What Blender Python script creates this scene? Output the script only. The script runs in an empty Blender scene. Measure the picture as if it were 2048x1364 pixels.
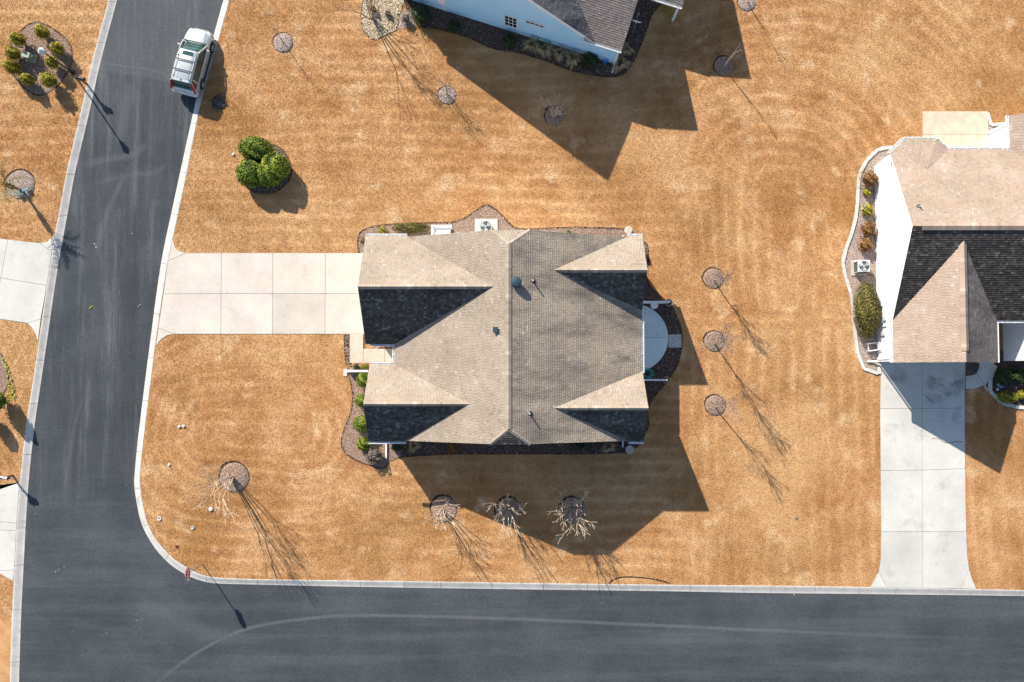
import bpy, bmesh, math, random
import numpy as np
from mathutils import Vector, Matrix

random.seed(7)
RNG = np.random.default_rng(7)
SC = bpy.context.scene
COL = SC.collection
R = math.radians

# ------------------------------------------------------------------ camera
H = 54.0                      # flying height of the drone (m)
FPX = 28.0 / 36.0 * 2048.0    # focal length in photo pixels
TILT = math.atan((745.0 - 682.0) / FPX)
cam_d = bpy.data.cameras.new("camera")
cam_d.lens = 28.0
cam_d.sensor_width = 36.0
cam_d.clip_start = 0.5
cam_d.clip_end = 3000.0
cam = bpy.data.objects.new("camera", cam_d)
COL.objects.link(cam)
cam.location = (0, 0, H)
cam.rotation_euler = (TILT, 0, 0)
SC.camera = cam

# ------------------------------------------------------------------ sky and sun
SUN_EL = math.atan(0.59)
SH = Vector((0.568, -0.823, 0)).normalized()      # direction in which shadows fall
world = bpy.data.worlds.new("World")
SC.world = world
world.use_nodes = True
nt = world.node_tree
nt.nodes.clear()
wo = nt.nodes.new("ShaderNodeOutputWorld")
bg = nt.nodes.new("ShaderNodeBackground")
sky = nt.nodes.new("ShaderNodeTexSky")
sky.sky_type = 'NISHITA'
sky.sun_disc = False
sky.sun_elevation = SUN_EL
sky.sun_rotation = math.atan2(-SH.x, -SH.y)
sky.altitude = 0
sky.air_density = 1.0
sky.dust_density = 0.6
sky.ozone_density = 1.2
bg.inputs[1].default_value = 0.095
nt.links.new(sky.outputs[0], bg.inputs[0])
nt.links.new(bg.outputs[0], wo.inputs[0])
sun_d = bpy.data.lights.new("sun", 'SUN')
sun_d.energy = 5.0
sun_d.angle = R(0.5)
sun_d.color = (1.0, 0.93, 0.82)
sun = bpy.data.objects.new("sun", sun_d)
COL.objects.link(sun)
sun_dir = Vector((SH.x * math.cos(SUN_EL), SH.y * math.cos(SUN_EL), -math.sin(SUN_EL)))
sun.rotation_euler = sun_dir.to_track_quat('-Z', 'Y').to_euler()
sun.location = (-30, 40, 60)
SC.view_settings.view_transform = 'Standard'
SC.view_settings.look = 'None'
SC.view_settings.exposure = 0.92
SC.view_settings.gamma = 1.0

# ------------------------------------------------------------------ helpers
_ct, _st = math.cos(TILT), math.sin(TILT)
def W(u, v, z=0.0):
    """world point at height z that the survey photo shows at (u, v)"""
    dx = (u - 1024.0) / FPX
    dy = -(v - 682.0) / FPX
    y = dy * _ct + _st
    zz = dy * _st - _ct
    t = (H - z) / (-zz)
    return Vector((dx * t, y * t, z))

def Wp(pts, z=0.0):
    return [W(u, v, z) for u, v in pts]

def tag(o, label=None, cat=None, group=None, kind=None):
    if label: o["label"] = label
    if cat: o["category"] = cat
    if group: o["group"] = group
    if kind: o["kind"] = kind
    return o

def empty(name, loc=(0, 0, 0), rz=0.0):
    o = bpy.data.objects.new(name, None)
    o.empty_display_size = 0.2
    COL.objects.link(o)
    o.location = loc
    o.rotation_euler = (0, 0, rz)
    return o

def link_mesh(name, me, parent=None, loc=None):
    o = bpy.data.objects.new(name, me)
    COL.objects.link(o)
    if parent is not None:
        o.parent = parent
    if loc is not None:
        o.location = loc
    return o

class MB:
    """collects polygons; build() links them as one mesh object"""
    def __init__(self):
        self.v = []; self.f = []; self.m = []; self.r = []; self.smooth = False
    def add(self, vs, fs, mi=0, rnd=None):
        b = len(self.v)
        self.v.extend([tuple(p) for p in vs])
        for f in fs:
            self.f.append(tuple(b + i for i in f)); self.m.append(mi)
        self.r.extend([0.5 if rnd is None else rnd] * len(vs))
        return self
    def box(self, c, s, rz=0.0, mi=0, rnd=None, rot=None):
        hx, hy, hz = s[0] / 2, s[1] / 2, s[2] / 2
        M = rot if rot is not None else Matrix.Rotation(rz, 3, 'Z')
        c = Vector(c)
        vs = [c + M @ Vector((x * hx, y * hy, z * hz)) for z in (-1, 1) for x, y in ((-1, -1), (1, -1), (1, 1), (-1, 1))]
        return self.add(vs, [(3, 2, 1, 0), (4, 5, 6, 7), (0, 1, 5, 4), (1, 2, 6, 5), (2, 3, 7, 6), (3, 0, 4, 7)], mi, rnd)
    def bar(self, p0, p1, w, h, mi=0, up=(0, 0, 1), rnd=None):
        p0, p1 = Vector(p0), Vector(p1)
        d = p1 - p0; L = d.length
        if L < 1e-6: return self
        d.normalize(); upv = Vector(up)
        if abs(d.dot(upv)) > 0.98: upv = Vector((0, 1, 0))
        s = d.cross(upv).normalized(); u = s.cross(d)
        M = Matrix((s, d, u)).transposed()
        return self.box((p0 + p1) / 2, (w, L, h), rot=M, mi=mi, rnd=rnd)
    def tube(self, p0, p1, r0, r1=None, n=8, mi=0, cap=True, rnd=None):
        r1 = r0 if r1 is None else r1
        p0, p1 = Vector(p0), Vector(p1)
        d = (p1 - p0)
        if d.length < 1e-7: return self
        d.normalize()
        a = Vector((0, 0, 1)) if abs(d.z) < 0.9 else Vector((1, 0, 0))
        s = d.cross(a).normalized(); u = s.cross(d)
        vs = []
        for p, r in ((p0, r0), (p1, r1)):
            for i in range(n):
                t = 2 * math.pi * i / n
                vs.append(p + s * (r * math.cos(t)) + u * (r * math.sin(t)))
        fs = [(i, (i + 1) % n, n + (i + 1) % n, n + i) for i in range(n)]
        if cap:
            fs.append(tuple(range(n))[::-1]); fs.append(tuple(range(n, 2 * n)))
        return self.add(vs, fs, mi, rnd)
    def lathe(self, c, prof, n=16, mi=0, rnd=None):
        c = Vector(c); vs = []
        for r, z in prof:
            for i in range(n):
                t = 2 * math.pi * i / n
                vs.append(c + Vector((r * math.cos(t), r * math.sin(t), z)))
        fs = []
        for k in range(len(prof) - 1):
            for i in range(n):
                j = (i + 1) % n
                fs.append((k * n + i, k * n + j, (k + 1) * n + j, (k + 1) * n + i))
        fs.append(tuple(range(n))[::-1]); fs.append(tuple((len(prof) - 1) * n + i for i in range(n)))
        return self.add(vs, fs, mi, rnd)
    def prism(self, pts, z0, z1, mi=0, mi_side=None):
        n = len(pts)
        area = sum(pts[i][0] * pts[(i + 1) % n][1] - pts[(i + 1) % n][0] * pts[i][1] for i in range(n))
        if area < 0: pts = pts[::-1]
        vs = [(p[0], p[1], z0) for p in pts] + [(p[0], p[1], z1) for p in pts]
        self.add(vs, [tuple(range(n))[::-1], tuple(range(n, 2 * n))], mi)
        b = len(self.v) - 2 * n
        for i in range(n):
            j = (i + 1) % n
            self.f.append((b + i, b + j, b + n + j, b + n + i)); self.m.append(mi if mi_side is None else mi_side)
        return self
    def sheet(self, pts, z, mi=0):
        n = len(pts)
        area = sum(pts[i][0] * pts[(i + 1) % n][1] - pts[(i + 1) % n][0] * pts[i][1] for i in range(n))
        if area < 0: pts = pts[::-1]
        return self.add([(p[0], p[1], z) for p in pts], [tuple(range(n))], mi)
    def mesh(self, name, mats, smooth=False):
        me = bpy.data.meshes.new(name)
        me.from_pydata(self.v, [], self.f)
        if not isinstance(mats, (list, tuple)): mats = [mats]
        for m in mats: me.materials.append(m)
        if len(mats) > 1:
            me.polygons.foreach_set("material_index", self.m)
        at = me.attributes.new("rnd", 'FLOAT', 'POINT')
        at.data.foreach_set("value", np.array(self.r, dtype=np.float32))
        if smooth:
            me.polygons.foreach_set("use_smooth", [True] * len(me.polygons))
        me.update()
        return me
    def build(self, name, mats, parent=None, loc=None, smooth=False):
        return link_mesh(name, self.mesh(name, mats, smooth), parent, loc)

def bevel(o, w, seg=2):
    bm = bmesh.new(); bm.from_mesh(o.data)
    bmesh.ops.bevel(bm, geom=list(bm.edges), offset=w, segments=seg, affect='EDGES', profile=0.6, clamp_overlap=True)
    bm.to_mesh(o.data); bm.free()
    return o

def np_mesh(name, verts, faces_flat, nper, rnd, mat):
    """fast mesh of many same-sized polygons"""
    me = bpy.data.meshes.new(name)
    nv = len(verts); nl = len(faces_flat); nf = nl // nper
    me.vertices.add(nv); me.vertices.foreach_set("co", np.asarray(verts, dtype=np.float32).ravel())
    me.loops.add(nl); me.loops.foreach_set("vertex_index", np.asarray(faces_flat, dtype=np.int32))
    me.polygons.add(nf)
    me.polygons.foreach_set("loop_start", np.arange(0, nl, nper, dtype=np.int32))
    me.materials.append(mat)
    at = me.attributes.new("rnd", 'FLOAT', 'POINT')
    at.data.foreach_set("value", np.asarray(rnd, dtype=np.float32))
    me.update(calc_edges=True)
    me.validate()
    return me

def inside(px, py, poly):
    c = np.zeros(len(px), dtype=bool)
    n = len(poly)
    for i in range(n):
        x0, y0 = poly[i][0], poly[i][1]; x1, y1 = poly[(i + 1) % n][0], poly[(i + 1) % n][1]
        if y0 == y1: continue
        cond = ((y0 > py) != (y1 > py)) & (px < (x1 - x0) * (py - y0) / (y1 - y0) + x0)
        c ^= cond
    return c

def smooth_line(pts, n=4):
    """Catmull-Rom through 2D/3D points"""
    P = [Vector(p) for p in pts]; out = []
    for i in range(len(P) - 1):
        p0 = P[max(i - 1, 0)]; p1 = P[i]; p2 = P[i + 1]; p3 = P[min(i + 2, len(P) - 1)]
        for k in range(n):
            t = k / n
            out.append(0.5 * ((2 * p1) + (p2 - p0) * t + (2 * p0 - 5 * p1 + 4 * p2 - p3) * t * t + (3 * p1 - p0 - 3 * p2 + p3) * t ** 3))
    out.append(P[-1])
    return out

def strip(mb, pts, w, z, mi=0):
    P = [Vector((p[0], p[1], 0)) for p in pts]; L = []; Rr = []
    for i, p in enumerate(P):
        d = (P[min(i + 1, len(P) - 1)] - P[max(i - 1, 0)]).normalized()
        s = Vector((-d.y, d.x, 0))
        L.append(p + s * w / 2); Rr.append(p - s * w / 2)
    n = len(P)
    vs = [(p.x, p.y, z) for p in Rr] + [(p.x, p.y, z) for p in L]
    mb.add(vs, [(i, i + 1, n + i + 1, n + i) for i in range(n - 1)], mi)

# ------------------------------------------------------------------ materials
class NB:
    def __init__(self, name, rough=0.9, spec=0.3, metal=0.0):
        self.mat = bpy.data.materials.new(name); self.mat.use_nodes = True
        self.t = self.mat.node_tree
        self.b = self.t.nodes["Principled BSDF"]
        self.b.inputs["Roughness"].default_value = rough
        self.b.inputs["Specular IOR Level"].default_value = spec
        self.b.inputs["Metallic"].default_value = metal
        self._pos = None
    def new(self, t): return self.t.nodes.new(t)
    def lk(self, a, b): self.t.links.new(a, b)
    def pos(self):
        if self._pos is None: self._pos = self.new("ShaderNodeNewGeometry").outputs["Position"]
        return self._pos
    def attr(self, n="rnd"):
        a = self.new("ShaderNodeAttribute"); a.attribute_name = n; return a.outputs["Fac"]
    def mapping(self, vec, scale=(1, 1, 1), rot=(0, 0, 0), loc=(0, 0, 0)):
        m = self.new("ShaderNodeMapping"); self.lk(vec, m.inputs[0])
        m.inputs["Location"].default_value = loc; m.inputs["Rotation"].default_value = rot; m.inputs["Scale"].default_value = scale
        return m.outputs[0]
    def noise(self, scale, detail=4, rough=0.55, vec=None, dist=0.0):
        n = self.new("ShaderNodeTexNoise")
        n.inputs["Scale"].default_value = scale; n.inputs["Detail"].default_value = detail
        n.inputs["Roughness"].default_value = rough; n.inputs["Distortion"].default_value = dist
        self.lk(vec if vec is not None else self.pos(), n.inputs["Vector"])
        return n.outputs["Fac"]
    def ramp(self, fac, stops, interp='LINEAR'):
        r = self.new("ShaderNodeValToRGB"); r.color_ramp.interpolation = interp
        e = r.color_ramp.elements
        while len(e) < len(stops): e.new(0.5)
        for k, (p, c) in enumerate(stops):
            e[k].position = p
            e[k].color = (c, c, c, 1) if isinstance(c, (int, float)) else (c[0], c[1], c[2], 1)
        self.lk(fac, r.inputs[0]); return r.outputs[0]
    def mix(self, fac, a, b, mode='MIX'):
        m = self.new("ShaderNodeMix"); m.data_type = 'RGBA'; m.blend_type = mode
        if isinstance(fac, (int, float)): m.inputs[0].default_value = fac
        else: self.lk(fac, m.inputs[0])
        for s, x in ((6, a), (7, b)):
            if isinstance(x, (tuple, list)): m.inputs[s].default_value = (x[0], x[1], x[2], 1)
            elif isinstance(x, (int, float)): m.inputs[s].default_value = (x, x, x, 1)
            else: self.lk(x, m.inputs[s])
        return m.outputs[2]
    def math(self, op, a, b=0.0):
        m = self.new("ShaderNodeMath"); m.operation = op
        for s, x in ((0, a), (1, b)):
            if isinstance(x, (int, float)): m.inputs[s].default_value = x
            else: self.lk(x, m.inputs[s])
        return m.outputs[0]
    def bump(self, h, strength=0.3, dist=0.02):
        b = self.new("ShaderNodeBump"); b.inputs["Strength"].default_value = strength; b.inputs["Distance"].default_value = dist
        self.lk(h, b.inputs["Height"]); self.lk(b.outputs[0], self.b.inputs["Normal"])
    def col(self, c):
        if isinstance(c, (tuple, list)): self.b.inputs["Base Color"].default_value = (c[0], c[1], c[2], 1)
        else: self.lk(c, self.b.inputs["Base Color"])
        return self

def mat_plain(name, c, rough=0.6, spec=0.4, metal=0.0, var=0.18, scale=6.0, dirt=None):
    n = NB(name, rough, spec, metal)
    f = n.noise(scale, 5)
    a = tuple(x * (1 - var) for x in c); b = tuple(min(1, x * (1 + var)) for x in c)
    cc = n.ramp(f, [(0.3, a), (0.7, b)])
    if dirt:
        g = n.noise(scale * 0.35, 6, 0.7)
        cc = n.mix(n.ramp(g, [(0.48, 0.0), (0.75, 0.55)]), cc, dirt)
    n.col(cc)
    return n.mat

def mat_var(name, stops, rough=0.85, spec=0.25, nscale=0.0, namp=0.25):
    """colour per piece from the rnd attribute, with a little noise"""
    n = NB(name, rough, spec)
    c = n.ramp(n.attr(), stops)
    if nscale:
        c = n.mix(1.0, c, n.ramp(n.noise(nscale, 4), [(0.25, 1 - namp), (0.75, 1 + namp)]), 'MULTIPLY')
    n.col(c)
    return n.mat

def mat_lawn():
    n = NB("dormant_lawn", 0.95, 0.1)
    p = n.pos()
    big = n.noise(0.075, 4, 0.6)
    mid = n.noise(0.30, 7, 0.68)
    fine = n.noise(6.5, 4, 0.7)
    spk = n.noise(19.0, 3, 0.7)
    c = n.ramp(mid, [(0.30, (0.312, 0.148, 0.056)), (0.48, (0.420, 0.220, 0.094)), (0.66, (0.530, 0.318, 0.162))])
    c = n.mix(n.ramp(big, [(0.44, 0.0), (0.62, 0.6)]), c, (0.500, 0.300, 0.142))
    c = n.mix(n.ramp(n.noise(0.13, 4, 0.6, n.mapping(p, loc=(31, 7, 0))), [(0.51, 0.0), (0.64, 0.75)]), c, (0.315, 0.158, 0.058))
    c = n.mix(n.ramp(n.noise(0.45, 4, 0.6, n.mapping(p, loc=(3, 57, 0))), [(0.58, 0.0), (0.70, 0.6)]), c, (0.62, 0.44, 0.26))
    # mower passes: every pass leaves a thin paler line about 0.9 m from the last
    jit = n.math('MULTIPLY', n.math('SUBTRACT', n.noise(0.09, 2, 0.5), 0.5), 2.0)
    jit2 = n.math('MULTIPLY', n.math('SUBTRACT', n.noise(0.8, 5, 0.7), 0.5), 0.50)
    jit = n.math('ADD', jit, jit2)
    sx = n.new("ShaderNodeSeparateXYZ"); n.lk(p, sx.inputs[0])
    def passes(d, per):
        ph = n.math('MULTIPLY', n.math('ADD', d, jit), 6.2832 / per)
        return n.math('MULTIPLY_ADD', n.math('SINE', ph), 0.5) if False else n.math('ADD', n.math('MULTIPLY', n.math('SINE', ph), 0.5), 0.5)
    def stadium(cx, cy, hx, hy):
        dx = n.math('MAXIMUM', n.math('SUBTRACT', n.math('ABSOLUTE', n.math('SUBTRACT', sx.outputs[0], cx)), hx), 0.0)
        dy = n.math('MAXIMUM', n.math('SUBTRACT', n.math('ABSOLUTE', n.math('SUBTRACT', sx.outputs[1], cy)), hy), 0.0)
        return n.math('SQRT', n.math('ADD', n.math('MULTIPLY', dx, dx), n.math('MULTIPLY', dy, dy)))
    def rng(o, a, b):
        m = n.new("ShaderNodeMapRange"); m.interpolation_type = 'SMOOTHSTEP'
        m.inputs[1].default_value = a; m.inputs[2].default_value = b; n.lk(o, m.inputs[0]); return m.outputs[0]
    rows = passes(sx.outputs[1], 0.88)                         # rows along x
    cols = passes(n.math('MULTIPLY', sx.outputs[0], 1.0), 1.0) # rows along y
    ovf = passes(stadium(-17.0, -4.2, 3.4, 0.4), 0.86)          # oval passes in the front lawn
    ovr = passes(stadium(18.6, 8.6, 0.6, 4.2), 1.0)            # oval passes beside the right-hand house
    f = n.mix(n.math('MULTIPLY', rng(sx.outputs[0], -9.0, -11.5), rng(sx.outputs[1], 4.0, 2.6)), rows, ovf)
    rt_ = rng(sx.outputs[0], 10.0, 13.0)
    f = n.mix(n.math('MULTIPLY', rt_, rng(sx.outputs[1], 3.0, 5.0)), f, ovr)
    f = n.mix(n.math('MULTIPLY', rt_, rng(sx.outputs[1], 4.0, 2.0)), f, cols)
    lanestr = n.ramp(n.noise(0.11, 3, 0.6, n.mapping(p, loc=(5, 40, 0))), [(0.36, 0.05), (0.58, 1.0)])
    brk = n.ramp(n.noise(1.1, 4, 0.7, n.mapping(p, loc=(15, 4, 0))), [(0.36, 0.2), (0.60, 1.0)])
    line = n.math('MULTIPLY', n.math('MULTIPLY', lanestr, brk), 1.0)
    c = n.mix(line, c, n.mix(1.0, c, n.ramp(f, [(0.05, (0.88, 0.84, 0.81)), (0.68, (0.99, 0.98, 0.97)), (0.97, (1.19, 1.23, 1.29))]), 'MULTIPLY'))
    c = n.mix(1.0, c, n.ramp(fine, [(0.25, (0.86, 0.83, 0.80)), (0.5, 1.0), (0.75, (1.10, 1.12, 1.13))]), 'MULTIPLY')
    c = n.mix(1.0, c, n.ramp(spk, [(0.28, (0.84, 0.80, 0.76)), (0.5, 1.0), (0.72, (1.11, 1.13, 1.15))]), 'MULTIPLY')
    c = n.mix(1.0, c, n.ramp(n.attr(), [(0.0, (0.74, 0.69, 0.64)), (0.5, 1.0), (1.0, (1.26, 1.29, 1.33))]), 'MULTIPLY')
    n.col(c)
    return n.mat

def mat_asphalt():
    n = NB("asphalt", 0.9, 0.3)
    p = n.pos()
    c = n.ramp(n.noise(0.22, 6, 0.65), [(0.32, (0.030, 0.036, 0.043)), (0.68, (0.054, 0.061, 0.069))])
    sx = n.new("ShaderNodeSeparateXYZ"); n.lk(p, sx.inputs[0])
    def rng(o, a, b, lo=0.0, hi=1.0):
        m = n.new("ShaderNodeMapRange"); m.inputs[1].default_value = a; m.inputs[2].default_value = b; m.inputs[3].default_value = lo; m.inputs[4].default_value = hi
        n.lk(o, m.inputs[0]); return m.outputs[0]
    # worn, dusty streaks along the driving direction of each street
    side = rng(sx.outputs[1], -11, -4)
    st = n.noise(0.6, 6, 0.7, n.mapping(p, scale=(1.7, 0.13, 1), rot=(0, 0, 0.14)))
    st2 = n.noise(2.4, 5, 0.75, n.mapping(p, scale=(1.4, 0.09, 1), rot=(0, 0, 0.19), loc=(4, 2, 0)))
    w1 = n.math('MULTIPLY', n.math('MULTIPLY', n.ramp(st, [(0.46, 0.0), (0.72, 1.0)]), n.ramp(st2, [(0.40, 0.0), (0.66, 1.0)])), side)
    c = n.mix(w1, c, (0.125, 0.130, 0.136))
    lo = n.noise(0.5, 6, 0.7, n.mapping(p, scale=(0.10, 1.5, 1), rot=(0, 0, -0.02)))
    w2 = n.math('MULTIPLY', n.ramp(lo, [(0.46, 0.0), (0.74, 0.55)]), rng(side, 1, 0))
    c = n.mix(w2, c, (0.088, 0.098, 0.108))
    # oil-dark wheel paths
    dk = n.noise(0.5, 4, 0.6, n.mapping(p, scale=(1.2, 0.06, 1), rot=(0, 0, 0.15), loc=(8, 0, 0)))
    c = n.mix(n.math('MULTIPLY', n.ramp(dk, [(0.52, 0.0), (0.70, 0.6)]), side), c, (0.024, 0.027, 0.031))
    # older surfacing beyond the cross seam at the north end
    c = n.mix(rng(n.math('ADD', sx.outputs[1], n.math('MULTIPLY', sx.outputs[0], 0.16)), 16.15, 16.4, 0, 0.42), c, (0.088, 0.095, 0.102))
    g = n.noise(38, 4, 0.8)
    c = n.mix(1.0, c, n.ramp(g, [(0.30, 0.60), (0.5, 1.0), (0.70, 1.6)]), 'MULTIPLY')
    g2 = n.noise(7, 5, 0.75)
    c = n.mix(1.0, c, n.ramp(g2, [(0.28, 0.76), (0.72, 1.28)]), 'MULTIPLY')
    n.col(c); n.bump(g, 0.5, 0.01)
    return n.mat

def mat_concrete(name, a, b, stain=(0.16, 0.15, 0.13), st=0.35, sc=0.5):
    n = NB(name, 0.85, 0.3)
    c = n.ramp(n.noise(sc, 6, 0.65), [(0.3, a), (0.7, b)])
    s = n.ramp(n.noise(sc * 1.7, 6, 0.7, n.mapping(n.pos(), loc=(9, 3, 0))), [(0.55, 0.0), (0.8, st)])
    c = n.mix(s, c, stain)
    c = n.mix(1.0, c, n.ramp(n.noise(22, 4, 0.75), [(0.3, 0.86), (0.7, 1.12)]), 'MULTIPLY')
    c = n.mix(1.0, c, n.ramp(n.attr(), [(0, 0.92), (1, 1.06)]), 'MULTIPLY')
    n.col(c); n.bump(n.noise(30, 3), 0.15, 0.01)
    return n.mat

def mat_shingle(name, stops, stain=0.0, stain_col=(0.03, 0.032, 0.034), rot=0.0, dens=0.5):
    n = NB(name, 0.93, 0.15)
    c = n.ramp(n.attr(), stops)
    c = n.mix(1.0, c, n.ramp(n.noise(0.6, 4), [(0.3, 0.86), (0.7, 1.12)]), 'MULTIPLY')
    if stain:
        s = n.noise(0.55, 5, 0.65, n.mapping(n.pos(), scale=(0.45, 1.6, 1.0), rot=(0, 0, rot)))
        c = n.mix(n.ramp(s, [(dens - 0.06, 0.0), (dens + 0.16, stain)]), c, stain_col)
    c = n.mix(1.0, c, n.ramp(n.noise(26, 3, 0.8), [(0.3, 0.78), (0.7, 1.2)]), 'MULTIPLY')
    n.col(c)
    return n.mat

M = {}
M['lawn'] = mat_lawn()
M['asphalt'] = mat_asphalt()
M['drive'] = mat_concrete("drive_concrete", (0.46, 0.41, 0.35), (0.57, 0.52, 0.455), st=0.28)
M['drive2'] = mat_concrete("weathered_drive_concrete", (0.43, 0.42, 0.39), (0.56, 0.54, 0.50), (0.12, 0.12, 0.115), 0.45, 0.35)
M['walk'] = mat_concrete("walk_concrete", (0.42, 0.36, 0.28), (0.52, 0.45, 0.37), (0.2, 0.17, 0.12), 0.4, 1.2)
M['kerb'] = mat_concrete("kerb_concrete", (0.43, 0.405, 0.37), (0.56, 0.53, 0.485), (0.12, 0.12, 0.12), 0.7, 1.3)
M['joint'] = mat_plain("joint_soil", (0.10, 0.085, 0.065), 0.95, 0.1)
M['patio'] = mat_concrete("patio_concrete", (0.54, 0.61, 0.59), (0.64, 0.71, 0.69), (0.10, 0.12, 0.10), 0.5, 0.9)
M['stamped'] = mat_concrete("stamped_concrete", (0.47, 0.36, 0.265), (0.62, 0.50, 0.39), (0.50, 0.30, 0.16), 0.5, 1.8)
M['edging'] = mat_concrete("edging_concrete", (0.46, 0.43, 0.39), (0.58, 0.55, 0.50), st=0.4, sc=1.5)
M['soil'] = mat_plain("dark_soil", (0.045, 0.03, 0.02), 0.95, 0.1, var=0.4)
M['mulch'] = mat_plain("mulch_base", (0.29, 0.195, 0.145), 0.95, 0.1, var=0.45, scale=9)
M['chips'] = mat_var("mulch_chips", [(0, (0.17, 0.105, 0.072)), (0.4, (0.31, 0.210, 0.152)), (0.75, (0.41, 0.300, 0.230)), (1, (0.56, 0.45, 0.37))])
M['chips_shaded'] = mat_var('shade_toned_mulch_chips', [(0, (0.045, 0.028, 0.022)), (0.45, (0.115, 0.075, 0.058)), (0.8, (0.22, 0.155, 0.125)), (1, (0.42, 0.34, 0.30))])  # same mulch as chips, with the shade of its beds put into the colour
M['mulch_shaded'] = mat_plain('shade_toned_mulch_base', (0.085, 0.055, 0.043), 0.95, 0.1, var=0.4, scale=9)  # base darkened likewise for beds lying in shade
M['chips_pale'] = mat_var("pale_mulch_chips", [(0, (0.20, 0.150, 0.120)), (0.4, (0.38, 0.300, 0.255)), (0.75, (0.50, 0.415, 0.36)), (1, (0.66, 0.58, 0.52))])
M['mulch_pale'] = mat_plain("pale_mulch_base", (0.34, 0.26, 0.22), 0.95, 0.1, var=0.4, scale=9)
M['gravel'] = mat_var("beige_gravel", [(0, (0.22, 0.16, 0.10)), (0.4, (0.46, 0.37, 0.24)), (1, (0.68, 0.58, 0.43))])
M['gravel_base'] = mat_plain("gravel_base", (0.36, 0.28, 0.18), 0.95, 0.1, var=0.35, scale=8)
TAN = [(0, (0.235, 0.190, 0.148)), (0.35, (0.300, 0.246, 0.194)), (0.75, (0.340, 0.285, 0.230)), (1, (0.43, 0.375, 0.315))]
PINK = [(0, (0.285, 0.208, 0.160)), (0.35, (0.345, 0.262, 0.205)), (0.75, (0.385, 0.302, 0.242)), (1, (0.45, 0.375, 0.31))]
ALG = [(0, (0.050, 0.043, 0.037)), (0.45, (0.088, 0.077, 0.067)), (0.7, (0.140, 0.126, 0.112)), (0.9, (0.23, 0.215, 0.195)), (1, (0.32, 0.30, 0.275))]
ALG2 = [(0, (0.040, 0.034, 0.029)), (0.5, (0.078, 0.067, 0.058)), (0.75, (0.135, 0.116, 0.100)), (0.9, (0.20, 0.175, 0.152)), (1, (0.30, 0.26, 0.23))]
M['sh_tan'] = mat_shingle("tan_shingle", TAN)
M['sh_tan_e'] = mat_shingle("tan_shingle_weathered", [(p, (c[0] * 1.07, c[1] * 1.07, c[2] * 1.06)) for p, c in TAN], 0.8, (0.125, 0.11, 0.098), 0.0, 0.50)
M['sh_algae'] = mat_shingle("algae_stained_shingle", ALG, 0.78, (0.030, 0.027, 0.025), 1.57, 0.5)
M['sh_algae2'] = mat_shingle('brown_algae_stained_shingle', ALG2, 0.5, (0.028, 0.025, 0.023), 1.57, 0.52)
M['sh_pink'] = mat_shingle("pinkish_tan_shingle", PINK)
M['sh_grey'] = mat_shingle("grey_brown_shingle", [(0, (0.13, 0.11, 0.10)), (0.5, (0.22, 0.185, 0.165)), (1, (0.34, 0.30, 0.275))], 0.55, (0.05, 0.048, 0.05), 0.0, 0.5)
M['sh_top'] = mat_shingle("brown_grey_shingle", [(0, (0.24, 0.185, 0.155)), (0.5, (0.33, 0.265, 0.225)), (1, (0.42, 0.35, 0.30))], 0.8, (0.045, 0.04, 0.04), 1.27, 0.50)
M['sh_top2'] = mat_shingle("brown_grey_shingle_clean", [(0, (0.30, 0.225, 0.185)), (0.5, (0.38, 0.30, 0.25)), (1, (0.46, 0.38, 0.32))], 0.35, (0.06, 0.05, 0.05), 1.27, 0.6)
M['deck'] = mat_plain("roof_underlay", (0.03, 0.028, 0.027), 0.95, 0.1)
M['trim'] = mat_plain("white_trim", (0.78, 0.78, 0.77), 0.45, 0.4, var=0.03)
def mat_siding(name="white_lap_siding", a=(0.74, 0.745, 0.75), b=(0.80, 0.80, 0.80)):
    n = NB(name, 0.5, 0.35)
    w = n.new("ShaderNodeTexWave"); w.wave_type = 'BANDS'; w.bands_direction = 'Z'; w.wave_profile = 'SAW'
    w.inputs["Scale"].default_value = 1.55
    n.lk(n.pos(), w.inputs["Vector"])
    n.col(n.ramp(n.noise(0.8, 4), [(0.3, a), (0.7, b)]))
    n.bump(w.outputs["Fac"], 0.35, 0.02)
    return n.mat
M['siding'] = mat_siding()
M['siding_blue'] = mat_siding('pale_blue_lap_siding', (0.42, 0.72, 0.94), (0.46, 0.77, 0.97))
M['glass'] = mat_plain("window_glass", (0.015, 0.03, 0.03), 0.08, 0.6, var=0.3)
M['brick'] = mat_var("red_brick", [(0, (0.26, 0.10, 0.06)), (0.5, (0.38, 0.16, 0.10)), (1, (0.48, 0.24, 0.15))], nscale=14)
M['door'] = mat_plain("panel_door_paint", (0.70, 0.68, 0.64), 0.5, 0.4, var=0.04)
M['black'] = mat_plain("black_metal", (0.018, 0.019, 0.021), 0.4, 0.5, var=0.2)
M['vent'] = mat_plain("dark_blue_grey_vent", (0.022, 0.048, 0.066), 0.55, 0.4, var=0.2, scale=14)
M['pvc'] = mat_plain("white_pvc", (0.52, 0.52, 0.50), 0.4, 0.4, var=0.05)
M['alu'] = mat_plain("galvanised_steel", (0.40, 0.42, 0.43), 0.45, 0.5, 0.6, var=0.15)
M['ac'] = mat_plain("air_conditioner_paint", (0.42, 0.46, 0.44), 0.5, 0.4, var=0.1)
M['ac_dark'] = mat_plain("condenser_grille_dark", (0.03, 0.04, 0.045), 0.6, 0.3)
M['ac_white'] = mat_plain("condenser_pale_paint", (0.66, 0.67, 0.66), 0.5, 0.4, var=0.05)
M['paint'] = mat_plain("pale_champagne_car_paint", (0.53, 0.56, 0.54), 0.26, 0.5, 0.4, var=0.02)
M['paint'].node_tree.nodes["Principled BSDF"].inputs["Coat Weight"].default_value = 0.6
M['paint'].node_tree.nodes["Principled BSDF"].inputs["Coat Roughness"].default_value = 0.08
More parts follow.
